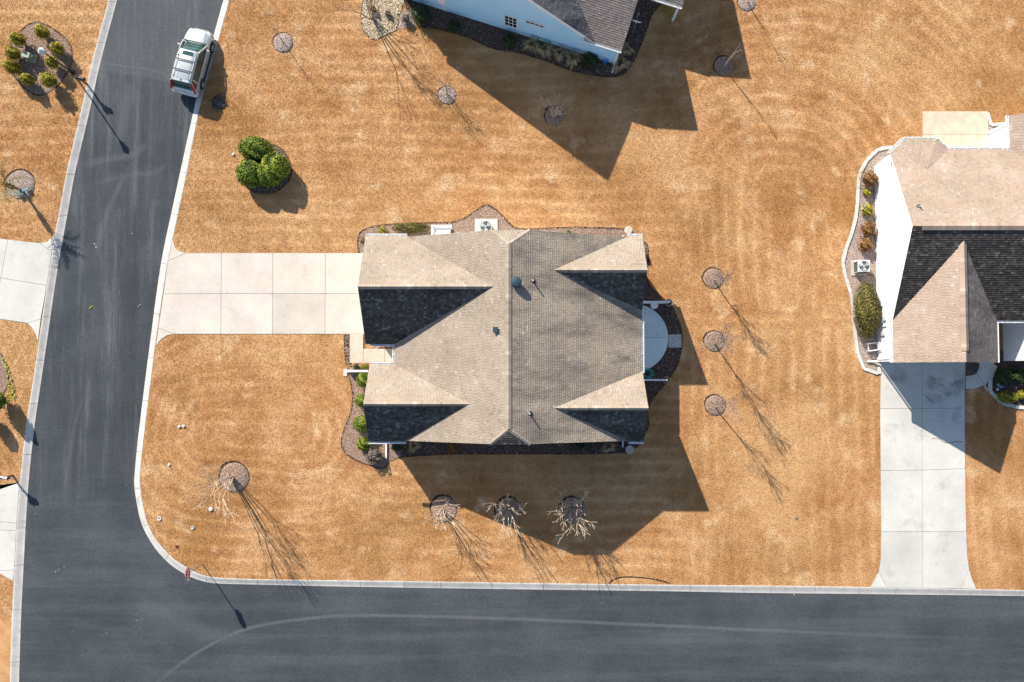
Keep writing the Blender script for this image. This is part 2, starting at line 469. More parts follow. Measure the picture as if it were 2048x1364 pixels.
M['carglass'] = mat_plain("tinted_car_glass", (0.02, 0.06, 0.058), 0.05, 0.7, var=0.4, scale=1.5)
M['plastic'] = mat_plain("black_plastic", (0.03, 0.032, 0.034), 0.6, 0.4)
M['tyre'] = mat_plain("tyre_rubber", (0.022, 0.022, 0.023), 0.85, 0.2)
M['rim'] = mat_plain("alloy_rim", (0.55, 0.56, 0.58), 0.3, 0.5, 0.8, var=0.05)
M['redlens'] = mat_plain("red_tail_lens", (0.50, 0.012, 0.015), 0.15, 0.6, var=0.1)
M['lens'] = mat_plain("clear_headlamp_lens", (0.62, 0.64, 0.64), 0.1, 0.7, var=0.1)
M['signred'] = mat_plain("stop_sign_red", (0.60, 0.016, 0.035), 0.45, 0.4, var=0.05)
M['signwhite'] = mat_plain("reflective_white", (0.80, 0.80, 0.80), 0.4, 0.4, var=0.02)
M['greenbox'] = mat_plain("pale_green_cabinet_paint", (0.26, 0.31, 0.21), 0.55, 0.4, var=0.08)
M['lampglass'] = mat_plain("frosted_lamp_glass", (0.55, 0.60, 0.62), 0.25, 0.5, var=0.08)
M['teal'] = mat_plain("teal_rubber", (0.02, 0.34, 0.31), 0.4, 0.45, var=0.2)
M['bluepaint'] = mat_plain("blue_enamel", (0.03, 0.20, 0.60), 0.35, 0.5, var=0.15)
M['wood'] = mat_plain("painted_teal_board", (0.14, 0.30, 0.32), 0.7, 0.3, var=0.2)
M['terracotta'] = mat_plain("terracotta", (0.42, 0.22, 0.13), 0.8, 0.3)
M['pebble'] = mat_var("pebble_paver", [(0, (0.16, 0.16, 0.16)), (0.5, (0.46, 0.47, 0.47)), (1, (0.72, 0.73, 0.73))])
def fol(name, a, b, c):
    n = NB(name, 0.55, 0.3)
    cc = n.ramp(n.attr(), [(0, a), (0.5, b), (1, c)])
    cc = n.mix(1.0, cc, n.ramp(n.noise(5, 3), [(0.3, 0.8), (0.7, 1.2)]), 'MULTIPLY')
    n.col(cc)
    n.b.inputs["Subsurface Weight"].default_value = 0.0
    return n.mat
M['f_green'] = fol("bright_green_leaves", (0.022, 0.055, 0.005), (0.115, 0.172, 0.010), (0.34, 0.36, 0.030))
M['f_olive'] = fol("olive_gold_leaves", (0.090, 0.085, 0.006), (0.290, 0.245, 0.012), (0.54, 0.41, 0.030))
M['f_dark'] = fol("dark_green_leaves", (0.010, 0.022, 0.006), (0.030, 0.055, 0.012), (0.075, 0.10, 0.022))
M['f_hedge'] = fol("bronzed_hedge_leaves", (0.040, 0.040, 0.008), (0.130, 0.115, 0.022), (0.25, 0.20, 0.045))
M['f_orange'] = fol("orange_red_leaves", (0.09, 0.040, 0.012), (0.24, 0.105, 0.030), (0.35, 0.22, 0.065))
M['f_yellow'] = fol("yellow_green_leaves", (0.08, 0.090, 0.008), (0.24, 0.225, 0.014), (0.42, 0.36, 0.025))
M['f_straw'] = fol("straw_blades", (0.16, 0.105, 0.050), (0.38, 0.275, 0.14), (0.55, 0.43, 0.26))
M['f_grey'] = fol("grey_brown_twigs", (0.07, 0.06, 0.05), (0.16, 0.135, 0.11), (0.27, 0.23, 0.19))
M['f_lime'] = fol("lime_weeds", (0.12, 0.14, 0.012), (0.27, 0.29, 0.03), (0.40, 0.38, 0.06))
M['bark'] = mat_plain("pale_bark", (0.52, 0.41, 0.31), 0.85, 0.2, var=0.3, scale=12)
M['bark_grey'] = mat_plain("grey_brown_bark", (0.26, 0.195, 0.15), 0.85, 0.2, var=0.3, scale=12)
M['palm_trunk'] = mat_plain("fibrous_palm_trunk", (0.19, 0.15, 0.04), 0.9, 0.15, var=0.4, scale=14)
M['dust'] = None
def mat_dust(name="pale_road_dust", c=(0.22, 0.235, 0.245), sc=16, rg=(0.38, 0.68, 0.8)):
    n = NB(name, 0.95, 0.1)
    n.col(c)
    tr = n.new("ShaderNodeBsdfTransparent"); mx = n.new("ShaderNodeMixShader")
    a = n.attr()
    f = n.math('MULTIPLY', n.ramp(n.noise(sc, 5, 0.75), [(rg[0], 0.0), (rg[1], rg[2])]), a)
    n.lk(f, mx.inputs[0]); n.lk(tr.outputs[0], mx.inputs[1]); n.lk(n.b.outputs[0], mx.inputs[2])
    out = [x for x in n.t.nodes if x.type == 'OUTPUT_MATERIAL'][0]
    n.lk(mx.outputs[0], out.inputs[0])
    return n.mat
M['dust'] = mat_dust()
M['stain'] = mat_dust("dark_drive_stain", (0.05, 0.05, 0.048), 1.6, (0.38, 0.62, 0.75))

# ------------------------------------------------------------------ terrain, roads, kerbs
ZR = -0.12
mb = MB(); mb.sheet([(-900, -900), (900, -900), (900, 900), (-900, 900)], -0.40)
tag(mb.build("ground", M['soil']), kind="structure")

# kerb lines surveyed from the photo: (grass side, road side)
west_o = [(235, -80), (217, 0), (185, 120), (160, 232), (134, 341), (120, 416), (110, 466), (104, 506), (94, 571), (78, 682), (67, 757), (52, 852), (42, 944), (35, 1023), (29, 1135), (24, 1235), (20, 1364), (18, 1460)]
west_i = [(250, -80), (232, 0), (200, 120), (175, 232), (149, 341), (136, 411), (126, 466), (118, 509), (108, 571), (92, 682), (81, 757), (67, 852), (57, 944), (51, 1023), (45, 1135), (40, 1235), (36, 1364), (34, 1460)]
east_o = [(481, -80), (459, 0), (435, 87), (411, 170), (396, 232), (375, 341), (360, 411), (346, 476), (336, 521), (326, 586), (312, 682), (300, 775), (287, 882), (281, 944), (281, 974), (289, 1023), (297, 1050), (315, 1083), (345, 1115), (377, 1137), (405, 1150), (437, 1155), (512, 1158), (640, 1160), (800, 1162), (1000, 1165), (1312, 1169), (1536, 1171), (1740, 1174), (2048, 1180), (2130, 1181)]
east_i = [(467, -80), (445, 0), (422, 84), (398, 168), (384, 229), (360, 338), (345, 408), (331, 473), (322, 518), (312, 583), (299, 682), (287, 775), (274, 882), (268, 944), (267, 974), (275, 1023), (284, 1055), (307, 1095), (337, 1128), (370, 1150), (403, 1163), (437, 1168), (512, 1170), (640, 1173), (800, 1176), (1000, 1179), (1312, 1183), (1536, 1187), (1740, 1189), (2048, 1193), (2130, 1194)]

def far(pts, a, b):
    """extend a polyline of world points far out at both ends"""
    P = list(pts)
    d0 = (P[0] - P[1]).normalized(); d1 = (P[-1] - P[-2]).normalized()
    return [P[0] + d0 * a] + P + [P[-1] + d1 * b]

WO, WI = Wp(west_o), Wp(west_i)
EO, EI = Wp(east_o), Wp(east_i)
fWO, fEO = far(WO, 160, 160), far(EO, 160, 160)
lawn_polys = {}
lawn_polys['east'] = fEO + [Vector((300, 300, 0)), Vector((fEO[0].x, 300, 0))]
lawn_polys['west'] = [Vector((-300, fWO[0].y, 0))] + fWO + [Vector((-300, fWO[-1].y, 0))]
sb = [W(300, 1500), W(320, 1445), (W(370, 1418)), W(450, 1406), W(700, 1406), W(2130, 1420)]
sb = far(sb, 160, 160)
lawn_polys['south'] = sb + [Vector((sb[-1].x, -300, 0)), Vector((sb[0].x, -300, 0))]
for k in ('east', 'west'):
    mb = MB(); mb.sheet(lawn_polys[k], 0.0)
    tag(mb.build("lawn", M['lawn']), kind="structure")
# asphalt: one sheet under both streets
mb = MB()
mb.sheet([Vector((-60, -190, 0)), Vector((190, -190, 0)), Vector((190, -13.2, 0)), Vector((-19.5, -13.2, 0)), Vector((-19.5, 6, 0)), Vector((-11, 35, 0)), Vector((12, 190, 0)), Vector((-30, 190, 0)), Vector((-60, -20, 0))], ZR)
road = tag(mb.build("road", M['asphalt']), kind="structure")

def dust_strip(name, pts, w, amt):
    P = smooth_line([W(u, v, ZR) for u, v in pts], 6)
    mb = MB(); n = len(P)
    rows = [(-0.5, 0.0), (-0.15, 1.0), (0.15, 1.0), (0.5, 0.0)]
    base = 0
    vs = []; rs = []
    for i, p in enumerate(P):
        d = (P[min(i + 1, n - 1)] - P[max(i - 1, 0)]).normalized(); s = Vector((-d.y, d.x, 0))
        end = min(1.0, 6.0 * min(i, n - 1 - i) / n)
        for t, a in rows:
            q = p + s * (w * t); vs.append((q.x, q.y, ZR + 0.004)); rs.append(a * amt * end)
    k = len(rows)
    fs = [(i * k + j, i * k + j + 1, (i + 1) * k + j + 1, (i + 1) * k + j) for i in range(n - 1) for j in range(k - 1)]
    mb.add(vs, fs); mb.r = rs
    o = mb.build(name, M['dust'], road)
    return o
dust_strip("dust_line", [(280, 1400), (345, 1340), (420, 1290), (500, 1256), (600, 1239), (720, 1231), (1000, 1237), (1300, 1250), (1700, 1268), (2080, 1282)], 0.32, 0.8)
dust_strip("dust_line", [(262, 1190), (330, 1232), (420, 1268), (470, 1275)], 1.4, 0.35)
dust_strip("dust_line", [(195, 122), (240, 131), (290, 138), (345, 152)], 0.14, 0.8)
dust_strip("dust_line", [(160, 330), (215, 318), (262, 310), (300, 285)], 0.7, 0.5)
dust_strip("dust_line", [(180, 370), (255, 350), (310, 345), (335, 325)], 0.5, 0.4)
dust_strip("dust_line", [(265, 325), (225, 400), (205, 460), (190, 520)], 0.5, 0.5)
dust_strip("dust_line", [(258, 160), (250, 230), (235, 290)], 0.9, 0.5)
dust_strip("dust_line", [(165, 790), (150, 850), (138, 920), (122, 1000)], 0.4, 0.35)
# chips of paint and grit lying on the asphalt
mb = MB()
for (u, v, s, c) in [(192, 494, .20, .9), (189, 488, .16, .9), (71, 1028, .10, 1), (111, 1143, .10, 1), (117, 1139, .09, 1), (128, 1133, .08, 1), (272, 1229, .08, 1), (274, 1241, .09, 1), (214, 1265, .09, 1), (1588, 1189, .12, 1), (932, 1191, .07, 1), (280, 609, .12, .7), (277, 612, .1, .7), (264, 467, .08, .8), (1204, 1206, .07, .8), (972, 1213, .06, .8)]:
    p = W(u, v, ZR)
    mb.add([(p.x + s * random.uniform(.15, .42) * math.cos(a), p.y + s * random.uniform(.15, .42) * math.sin(a), ZR + 0.006) for a in [i * 1.05 for i in range(6)]], [(0, 1, 2, 3, 4, 5)])
tag(mb.build("paint_flecks", M['edging'], road), kind="stuff")

PROF = [(0.0, 0.015), (0.14, 0.016), (0.30, -0.008), (0.48, -0.040), (0.66, -0.072), (0.82, -0.096), (1.0, -0.112)]
def resample(A, B, step):
    """pairs along two matched polylines at even spacing"""
    d = [0.0]
    for i in range(1, len(A)): d.append(d[-1] + (A[i] - A[i - 1]).length)
    out = []; L = d[-1]; n = max(2, int(L / step))
    for k in range(n + 1):
        s = L * k / n; i = 0
        while i < len(d) - 2 and d[i + 1] < s: i += 1
        t = (s - d[i]) / max(1e-6, d[i + 1] - d[i])
        out.append((A[i].lerp(A[i + 1], t), B[i].lerp(B[i + 1], t)))
    return out
def kerb(name, A, B, seg_len=2.95, sub=6):
    A2 = smooth_line(A, 4); B2 = smooth_line(B, 4)
    prs = resample(A2, B2, seg_len / sub)
    bed = MB()
    n = len(prs)
    bed.add([(p.x, p.y, -0.04) for p, q in prs] + [(p.lerp(q, 0.62).x, p.lerp(q, 0.62).y, -0.135) for p, q in prs] + [(q.x, q.y, -0.125) for p, q in prs],
            [(i, i + 1, n + i + 1, n + i) for i in range(n - 1)] + [(n + i, n + i + 1, 2 * n + i + 1, 2 * n + i) for i in range(n - 1)])
    root = tag(bed.build(name, M['joint']), kind="structure")
    i = 0; rr = random.Random(3)
    while i < n - 1:
        j = min(i + sub + rr.choice((-1, 0, 0, 1)), n - 1)
        if n - 1 - j < 2: j = n - 1
        mb = MB(); vs = []
        for k in range(i, j + 1):
            p, q = prs[k]
            if k == i or k == j:
                o = prs[k + 1] if k == i else prs[k - 1]
                t = 0.012 / max(0.05, (o[0] - p).length)
                p = p.lerp(o[0], t); q = q.lerp(o[1], t)
            for s, z in PROF:
                x = p.lerp(q, s); vs.append((x.x, x.y, z))
            vs.append((q.x, q.y, -0.16)); vs.append((p.x, p.y, -0.10))
        c = len(PROF) + 2; m = j - i + 1
        fs = [(a * c + b, a * c + (b + 1) % c, (a + 1) * c + (b + 1) % c, (a + 1) * c + b) for a in range(m - 1) for b in range(c)]
        fs.append(tuple(range(c))[::-1]); fs.append(tuple((m - 1) * c + b for b in range(c)))
        mb.add(vs, fs, 0, rr.random())
        mb.build("kerb_segment", M['kerb'], root)
        i = j
    return root
kerb("kerb", WO, WI)
kerb("kerb", EO, EI)
# far ends of the kerbs, past the picture edge
EXCL = []          # areas without grass

def poly_excl(pts): EXCL.append([(p[0], p[1]) for p in pts])

# ------------------------------------------------------------------ drives and walks made of cast slabs
def inset(pts, d):
    P = [Vector((p[0], p[1], 0)) for p in pts]
    n = len(P)
    area = sum(P[i].x * P[(i + 1) % n].y - P[(i + 1) % n].x * P[i].y for i in range(n))
    if area < 0: P = P[::-1]
    out = []
    for i in range(n):
        a, b, c = P[i - 1], P[i], P[(i + 1) % n]
        d1 = (b - a).normalized(); d2 = (c - b).normalized()
        n1 = Vector((-d1.y, d1.x, 0)); n2 = Vector((-d2.y, d2.x, 0))
        m = n1 + n2
        if m.length < 1e-4: m = n1
        m.normalize()
        out.append(b + m * (d / max(0.35, m.dot(n1))))
    return out
def slabs(name, outline, pieces, mat, z=0.03, gap=0.011, kind="structure", base_z=0.004, piece="slab"):
    mb = MB(); o2 = Wp(outline)
    mb.sheet(inset(o2, 0.004), base_z)
    root = tag(mb.build(name, M['joint']), kind=kind)
    poly_excl(o2)
    rr = random.Random(5)
    for pc in pieces:
        q = inset(Wp(pc), gap)
        mb = MB(); mb.prism([(p.x, p.y) for p in q], base_z + 0.002, z)
        mb.r = [rr.random()] * len(mb.v)
        mb.build(piece, mat, root)
    return root

# main drive (two rows of four) with flared apron
slabs("driveway", [(346, 478), (350, 494), (357, 502), (372, 506), (733, 506), (733, 668), (349, 668), (334, 671), (322, 679), (313, 692), (323, 606), (336, 521)],
      [[(372, 506), (443, 506), (442.5, 587), (327, 588), (336, 522)], [(443, 506), (546, 506), (545.5, 587), (442.5, 587)],
       [(546, 506), (651, 506), (650.5, 587), (545.5, 587)], [(651, 506), (733, 506), (733, 587), (650.5, 587)],
       [(327, 588), (442.5, 587), (442, 668), (349, 668), (317, 656)], [(442.5, 587), (545.5, 587), (545, 668), (442, 668)],
       [(545.5, 587), (650.5, 587), (650, 668), (545, 668)], [(650.5, 587), (733, 587), (733, 668), (650, 668)],
       [(346, 478), (350, 494), (357, 502), (372, 506), (336, 522)], [(317, 656), (349, 668), (334, 671), (322, 679), (313, 692)]], M['drive'])
# front walk and porch floor
slabs("front_walk", [(700, 668), (727, 668), (727, 697), (800, 697), (800, 726), (700, 726)],
      [[(700, 668), (727, 668), (727, 726), (700, 726)], [(727, 697), (770, 697), (770, 726), (727, 726)], [(770, 697), (800, 697), (800, 726), (770, 726)]], M['walk'], z=0.12)
# drive across the street
slabs("driveway", [(-90, 465), (0, 477), (50, 483), (80, 486), (95, 483), (104, 475), (110, 465), (104, 507), (94, 571), (76, 684), (74, 674), (66, 658), (55, 647), (0, 637), (-90, 626)],
      [[(16, 479), (50, 483), (80, 486), (104, 504), (94, 571), (2, 556)], [(-90, 465), (16, 479), (2, 556), (-90, 542)], [(2, 556), (94, 571), (82, 638), (55, 646), (-12, 636)], [(-90, 542), (2, 556), (-12, 636), (-90, 626)],
       [(80, 486), (95, 483), (104, 475), (110, 465), (104, 504)], [(82, 638), (76, 684), (74, 674), (66, 658), (55, 646)]], M['drive2'])
slabs("driveway", [(-90, 1012), (0, 979), (41, 965), (35, 1023), (29, 1135), (27, 1162), (0, 1147), (-90, 1095)],
      [[(-90, 1012), (0, 979), (41, 965), (38, 981), (-90, 981)], [(-90, 981), (38, 981), (34, 1046), (-90, 1036)], [(-90, 1036), (34, 1046), (33, 1061), (-90, 1057)], [(-90, 1057), (33, 1061), (29, 1140), (-10, 1141), (-90, 1095)], [(29, 1140), (27, 1162), (-10, 1141)]], M['drive2'])
# right-hand neighbour's drive
rdrive = slabs("driveway", [(1762, 700), (1930, 700), (1929, 816), (1930, 940), (1932, 1075), (1934, 1110), (1940, 1145), (1952, 1178), (1740, 1174), (1754, 1150), (1761, 1120), (1762, 1063), (1761, 940), (1760, 817)],
      [[(1762, 700), (1844, 700), (1844, 817), (1760, 817)], [(1844, 700), (1930, 700), (1929, 816), (1844, 817)],
       [(1760, 817), (1844, 817), (1844, 940), (1761, 941)], [(1844, 817), (1929, 816), (1930, 937), (1844, 940)],
       [(1761, 941), (1844, 940), (1845, 1063), (1762, 1063)], [(1844, 940), (1930, 937), (1932, 1063), (1845, 1063)],
       [(1762, 1063), (1845, 1063), (1845, 1176), (1774, 1175), (1757, 1143), (1761, 1120)], [(1845, 1063), (1932, 1063), (1934, 1110), (1938, 1138), (1920, 1177), (1845, 1176)],
       [(1757, 1143), (1774, 1175), (1740, 1174), (1749, 1160)], [(1938, 1138), (1943, 1155), (1952, 1178), (1920, 1177)]], M['drive2'])
mb = MB()
for _c in ([(1862, 878), (1872, 876), (1880, 879), (1888, 885), (1900, 886), (1912, 883), (1926, 884)], [(1850, 790), (1860, 801), (1869, 806)]):
    strip(mb, smooth_line(Wp(_c), 5), 0.035, 0.0335)
mb.build("crack", M['joint'], rdrive)
def blot(parent, u, v, ru, rv, amt, z):
    mb = MB(); n = 22; rad = [(0.0, 1.0), (0.55, 0.9), (1.0, 0.0)]
    vs = []; rs = []
    for k, (f, a) in enumerate(rad):
        for i in range(n):
            t = 6.2832 * i / n; w = 1 + 0.14 * math.sin(3 * t + u) + 0.10 * math.sin(5 * t + v)
            q = W(u + ru * f * w * math.cos(t), v + rv * f * w * math.sin(t)); vs.append((q.x, q.y, z)); rs.append(a * amt)
    mb.add(vs, [(k * n + i, k * n + (i + 1) % n, (k + 1) * n + (i + 1) % n, (k + 1) * n + i) for k in range(2) for i in range(n)])
    mb.r = rs
    return mb.build("stain", M['stain'], parent)
for _b in ((1868, 765, 26, 16, .5), (1895, 778, 20, 18, .4), (1918, 765, 14, 30, .45), (1796, 752, 26, 20, .35), (1868, 797, 20, 13, .4), (1915, 830, 14, 24, .3)): blot(rdrive, *_b, 0.034 + 0.0006 * len(rdrive.children))
def arc(cu, cv, r, a0, a1, n=14):
    return [(cu + r * math.cos(R(a0 + (a1 - a0) * i / n)), cv + r * math.sin(R(a0 + (a1 - a0) * i / n))) for i in range(n + 1)]
slabs("curved_walk", [(1931, 700), (1990, 700), (1988, 735), (1982, 753), (1969, 770), (1950, 777), (1931, 778)],
      [[(1931, 752), (1945, 750), (1953, 746), (1969, 770), (1950, 777), (1931, 778)], [(1953, 746), (1958, 735), (1958, 700), (1990, 700), (1988, 735), (1982, 753), (1969, 770)]], M['drive2'])
slabs("stone_patio", [(1845, 223), (1974, 223), (1976, 330), (1845, 330)], [[(1845, 223), (1974, 223), (1976, 269), (1845, 269)], [(1845, 269), (1976, 269), (1976, 330), (1845, 330)]], M['stamped'], z=0.06)
# half-round patio behind the middle house
pc = (1268, 676)
slabs("patio", arc(pc[0], pc[1], 68, -90, 90, 24), [arc(pc[0], pc[1], 68, -90, -1, 14) + [(pc[0], 675)], [(pc[0], 675)] + arc(pc[0], pc[1], 68, -1, 90, 14)], M['patio'], z=0.10)

# ------------------------------------------------------------------ mulch beds
def chips_in(poly, per_m2, size, holes=(), seed=1, z=0.012, zf=None):
    xs = [p[0] for p in poly]; ys = [p[1] for p in poly]
    x0, x1, y0, y1 = min(xs), max(xs), min(ys), max(ys)
    rg = np.random.default_rng(seed)
    n = int((x1 - x0) * (y1 - y0) * per_m2)
    px = rg.uniform(x0, x1, n); py = rg.uniform(y0, y1, n)
    k = inside(px, py, poly)
    for h in holes: k &= ~inside(px, py, h)
    px, py = px[k], py[k]; n = len(px)
    zz = np.full(n, z) if zf is None else zf(px, py)
    a = rg.uniform(0, math.pi * 2, n); L = size * rg.uniform(0.5, 1.3, n); wd = L * rg.uniform(0.25, 0.6, n)
    ca, sa = np.cos(a), np.sin(a)
    V = np.zeros((n, 4, 3), dtype=np.float32)
    for i, (s, t) in enumerate(((-1, -1), (1, -1), (1, 1), (-1, 1))):
        V[:, i, 0] = px + ca * L * s / 2 - sa * wd * t / 2
        V[:, i, 1] = py + sa * L * s / 2 + ca * wd * t / 2
        V[:, i, 2] = zz + rg.uniform(0.0, 0.45, n) * size * (1 if s > 0 else 0.2) + rg.uniform(0, 0.3, n) * wd
    rn = np.repeat(rg.random(n), 4)
    return V.reshape(-1, 3), np.arange(4 * n, dtype=np.int32), rn

def bed(name, pts, mat, cmat, per=420, size=0.055, holes=(), edge=True, smooth=True, seed=1, z=0.006):
    P = Wp(pts)
    if smooth: P = smooth_line(P + [P[0]], 4)[:-1]
    mb = MB(); mb.sheet(P, z)
    root = tag(mb.build(name, mat), kind="structure")
    poly = [(p.x, p.y) for p in P]; poly_excl(poly)
    V, F, rn = chips_in(poly, per, size, holes, seed, z + 0.004)
    o = link_mesh("chips", np_mesh("chips", V, F, 4, rn, cmat), root); o["kind"] = "stuff"
    if edge:
        mb = MB(); strip(mb, P + [P[0]], 0.13, z + 0.005)
        mb.build("trench_shade", M['soil'], root)  # dark strip painting the shadow of the grass edge
    return root

bed("mulch_bed", [(718, 506), (716, 482), (721, 465), (738, 456), (770, 450), (860, 446), (905, 445), (930, 436), (955, 420), (970, 411), (984, 414), (1003, 430), (1022, 450), (1040, 458), (1100, 457), (1160, 455), (1245, 458), (1262, 462), (1262, 520), (760, 540), (730, 520)], M['mulch'], M['chips'], seed=2)
bed("mulch_bed", [(1260, 480), (1284, 486), (1293, 503), (1298, 520), (1294, 533), (1292, 552), (1302, 575), (1322, 594), (1340, 608), (1352, 630), (1362, 660), (1363, 692), (1357, 722), (1342, 750), (1326, 772), (1306, 796), (1296, 815), (1295, 835), (1297, 848), (1288, 872), (1274, 892), (1240, 892), (1250, 700)], M['mulch_shaded'], M['chips_shaded'], seed=3)
bed("mulch_bed", [(1262, 880), (1258, 904), (1180, 907), (1000, 907), (900, 907), (830, 911), (803, 914), (790, 880), (1000, 860)], M['mulch_shaded'], M['chips_shaded'], seed=16, smooth=False)
bed("mulch_bed", [(806, 880), (803, 913), (798, 915), (776, 925), (768, 936), (742, 931), (712, 920), (692, 906), (683, 886), (688, 862), (700, 830), (706, 800), (704, 775), (699, 752), (697, 735), (720, 733), (770, 733), (780, 860)], M['mulch'], M['chips'], seed=4)
bed("planting_strip", [(689, 669), (700, 669), (700, 730), (693, 730), (690, 700)], M['soil'], M['chips'], seed=5, smooth=False)
# island bed with the transformer box, across the street
bed("mulch_bed", [(73, 44), (92, 50), (112, 62), (130, 77), (141, 92), (144, 110), (142, 128), (132, 148), (118, 168), (98, 184), (78, 190), (60, 184), (44, 170), (28, 150), (22, 130), (20, 105), (24, 86), (38, 66), (56, 50)], M['mulch'], M['chips'], seed=6)
bed("mulch_bed", [(-60, 700), (-5, 705), (8, 722), (16, 745), (15, 772), (5, 790), (-10, 830), (-60, 850)], M['mulch'], M['chips'], seed=7)
# left bed of the right-hand house
RB = [(1786, 294), (1770, 294), (1749, 305), (1730, 328), (1719, 355), (1717, 399), (1713, 436), (1702, 476), (1688, 513), (1689, 542), (1699, 575), (1706, 600), (1709, 640), (1713, 678), (1717, 707), (1728, 736), (1745, 747), (1757, 747)]
bed("mulch_bed", RB + [(1757, 720), (1790, 700), (1790, 320)], M['mulch_pale'], M['chips_pale'], seed=8, smooth=False, edge=False)
bed("mulch_bed", [(1988, 700), (1989, 735), (1983, 753), (1971, 771), (1985, 788), (2000, 803), (2020, 812), (2060, 816), (2110, 812), (2110, 700)], M['mulch_shaded'], M['chips_shaded'], seed=9, smooth=False, edge=False)
bed("mulch_bed", [(1931, 700), (1957, 700), (1957, 734), (1951, 745), (1931, 750)], M['mulch_shaded'], M['chips_shaded'], seed=10, smooth=False, edge=False)
bed("mulch_bed", [(1974, 249), (2010, 247), (2010, 300), (1976, 300)], M['mulch_pale'], M['chips_pale'], seed=11, smooth=False, edge=False)
# beds round the house at the top
bed("mulch_bed", [(800, -40), (815, 20), (826, 38), (840, 52), (880, 58), (940, 76), (985, 96), (1040, 106), (1100, 124), (1150, 143), (1190, 150), (1225, 153), (1250, 145), (1268, 120), (1285, 80), (1302, 30), (1312, -40)], M['mulch_shaded'], M['chips_shaded'], per=380, seed=12)
gb = bed("gravel_bed", [(736, -40), (728, 0), (723, 25), (725, 52), (735, 70), (750, 79), (770, 70), (793, 58), (798, 30), (808, 0), (812, -40)], M['gravel_base'], M['gravel'], per=330, size=0.11, seed=13)
bed("mulch_bed", [(793, 58), (800, 30), (812, 18), (826, 30), (834, 48), (815, 55)], M['mulch_pale'], M['chips_pale'], seed=14, edge=False)

def edging(name, pts, w=0.2, h=0.10, closed=False, piece=1.0):
    """cast kerb edging of short lengths"""
    P = smooth_line(Wp(pts), 5)
    root = MB(); strip(root, P, w * 0.8, 0.004)
    ro = tag(root.build(name, M['edging']), kind="structure")
    prs = resample(P, P, piece); rr = random.Random(2)
    for i in range(len(prs) - 1):
        a, b = prs[i][0], prs[i + 1][0]
        mb = MB(); mb.bar(a + (b - a) * 0.01 + Vector((0, 0, h / 2)), b - (b - a) * 0.004 + Vector((0, 0, h / 2 + 0.0007 * (i % 3))), w, h - 0.012, rnd=rr.random())
        o = mb.build("edging_length", M['edging'], ro)
    return ro
edging("bed_edging", [(u - 2, v) for u, v in RB])
edging("bed_edging", [(1758, 748), (1758, 727)], piece=0.7)
edging("bed_edging", [(1990, 730), (1983, 753), (1971, 771), (1985, 788), (2000, 803), (2020, 812), (2060, 816)], w=0.24)
edging("bed_edging", [(1974, 226), (1975, 249), (2012, 247)], w=0.2)

# mulch rings round the lawn trees: domed heap, dark flat rim painting the shade of a cut trench
def ring(u, v, r, pale=False, dome=0.13, seed=0):
    c = W(u, v); rm = r * 0.0339
    rg = random.Random(seed + int(u))
    n = 40; pts = []
    for i in range(n):
        t = 2 * math.pi * i / n
        pts.append((c.x + rm * (1 + 0.035 * math.sin(3 * t + seed) + 0.02 * math.sin(7 * t + 2 * seed)) * math.cos(t), c.y + rm * (1 + 0.035 * math.cos(2 * t + seed) + 0.02 * math.sin(5 * t + seed)) * math.sin(t)))
    EXCL.append(pts)
    mb = MB(); mb.sheet(pts, 0.006)
    root = tag(mb.build("mulch_ring", M['soil']), kind="structure")
    mb = MB(); off = Vector((rm * 0.06, -rm * 0.075, 0))  # heap shifted off the sun side so the dark rim paints a shadow crescent
    prof = [(0.93, 0.0), (0.90, 0.045), (0.72, 0.085), (0.45, 0.115), (0.2, dome), (0.02, dome)]
    mb.lathe(c + off + Vector((0, 0, 0.008)), [(rm * a, z) for a, z in prof], 28)
    mb.build("mulch_heap", M['mulch_pale'] if pale else M['mulch'], root, smooth=True)
    cx, cy = c.x + off.x, c.y + off.y
    def zf(px, py):
        d = np.sqrt((px - cx) ** 2 + (py - cy) ** 2) / rm
        return 0.014 + np.interp(d, [0, 0.2, 0.45, 0.72, 0.9, 0.93, 1.1], [dome, dome, 0.115, 0.085, 0.045, 0.0, 0.0])
    inner = [(cx + (p[0] - c.x) * 0.93, cy + (p[1] - c.y) * 0.93) for p in pts]
    V, F, rn = chips_in(inner, 700, 0.055, (), seed + 50, 0.0, zf)
    outer = [(c.x + (q[0] - c.x) * 1.35 + rm * .1, c.y + (q[1] - c.y) * 1.35 - rm * .1) for q in pts]
    V2, F2, rn2 = chips_in(outer, 40, 0.05, (pts,), seed + 90, 0.045)
    V = np.concatenate([V, V2]); F = np.arange(len(V), dtype=np.int32); rn = np.concatenate([rn, rn2])
    o = link_mesh("chips", np_mesh("chips", V, F, 4, rn, M['chips_pale'] if pale else M['chips']), root); o["kind"] = "stuff"
RINGS = [(565, 84, 21, 1), (893, 189, 19, 1), (1107, 230, 20, 0), (1446, 131, 21, 0), (1492, 3, 19, 1), (1425, 555, 21.5, 0), (1427, 681, 21.5, 0), (1429, 809, 21.5, 0), (467, 952, 31, 0), (886, 1016, 27, 0), (1015, 1019, 27, 0), (1143, 1019, 28, 0), (39, 367, 31, 1)]
for i, (u, v, r, pale) in enumerate(RINGS): ring(u, v, r, bool(pale), seed=i)
bed("mulch_bed", [(548, 290), (565, 300), (577, 320), (583, 345), (572, 368), (550, 383), (520, 386), (496, 376), (482, 355), (487, 330), (500, 310), (524, 296)], M['soil'], M['chips'], seed=15)
# a cut line in the turf by the lower street
_cut = smooth_line(Wp([(1218, 1169), (1226, 1160), (1248, 1154), (1290, 1156), (1320, 1161), (1340, 1167)]), 5)
mb = MB(); strip(mb, _cut, 0.10, 0.006)
for _f in mb.f: EXCL.append([mb.v[i][:2] for i in _f])
tag(mb.build("turf_cut", M['soil']), kind="structure")

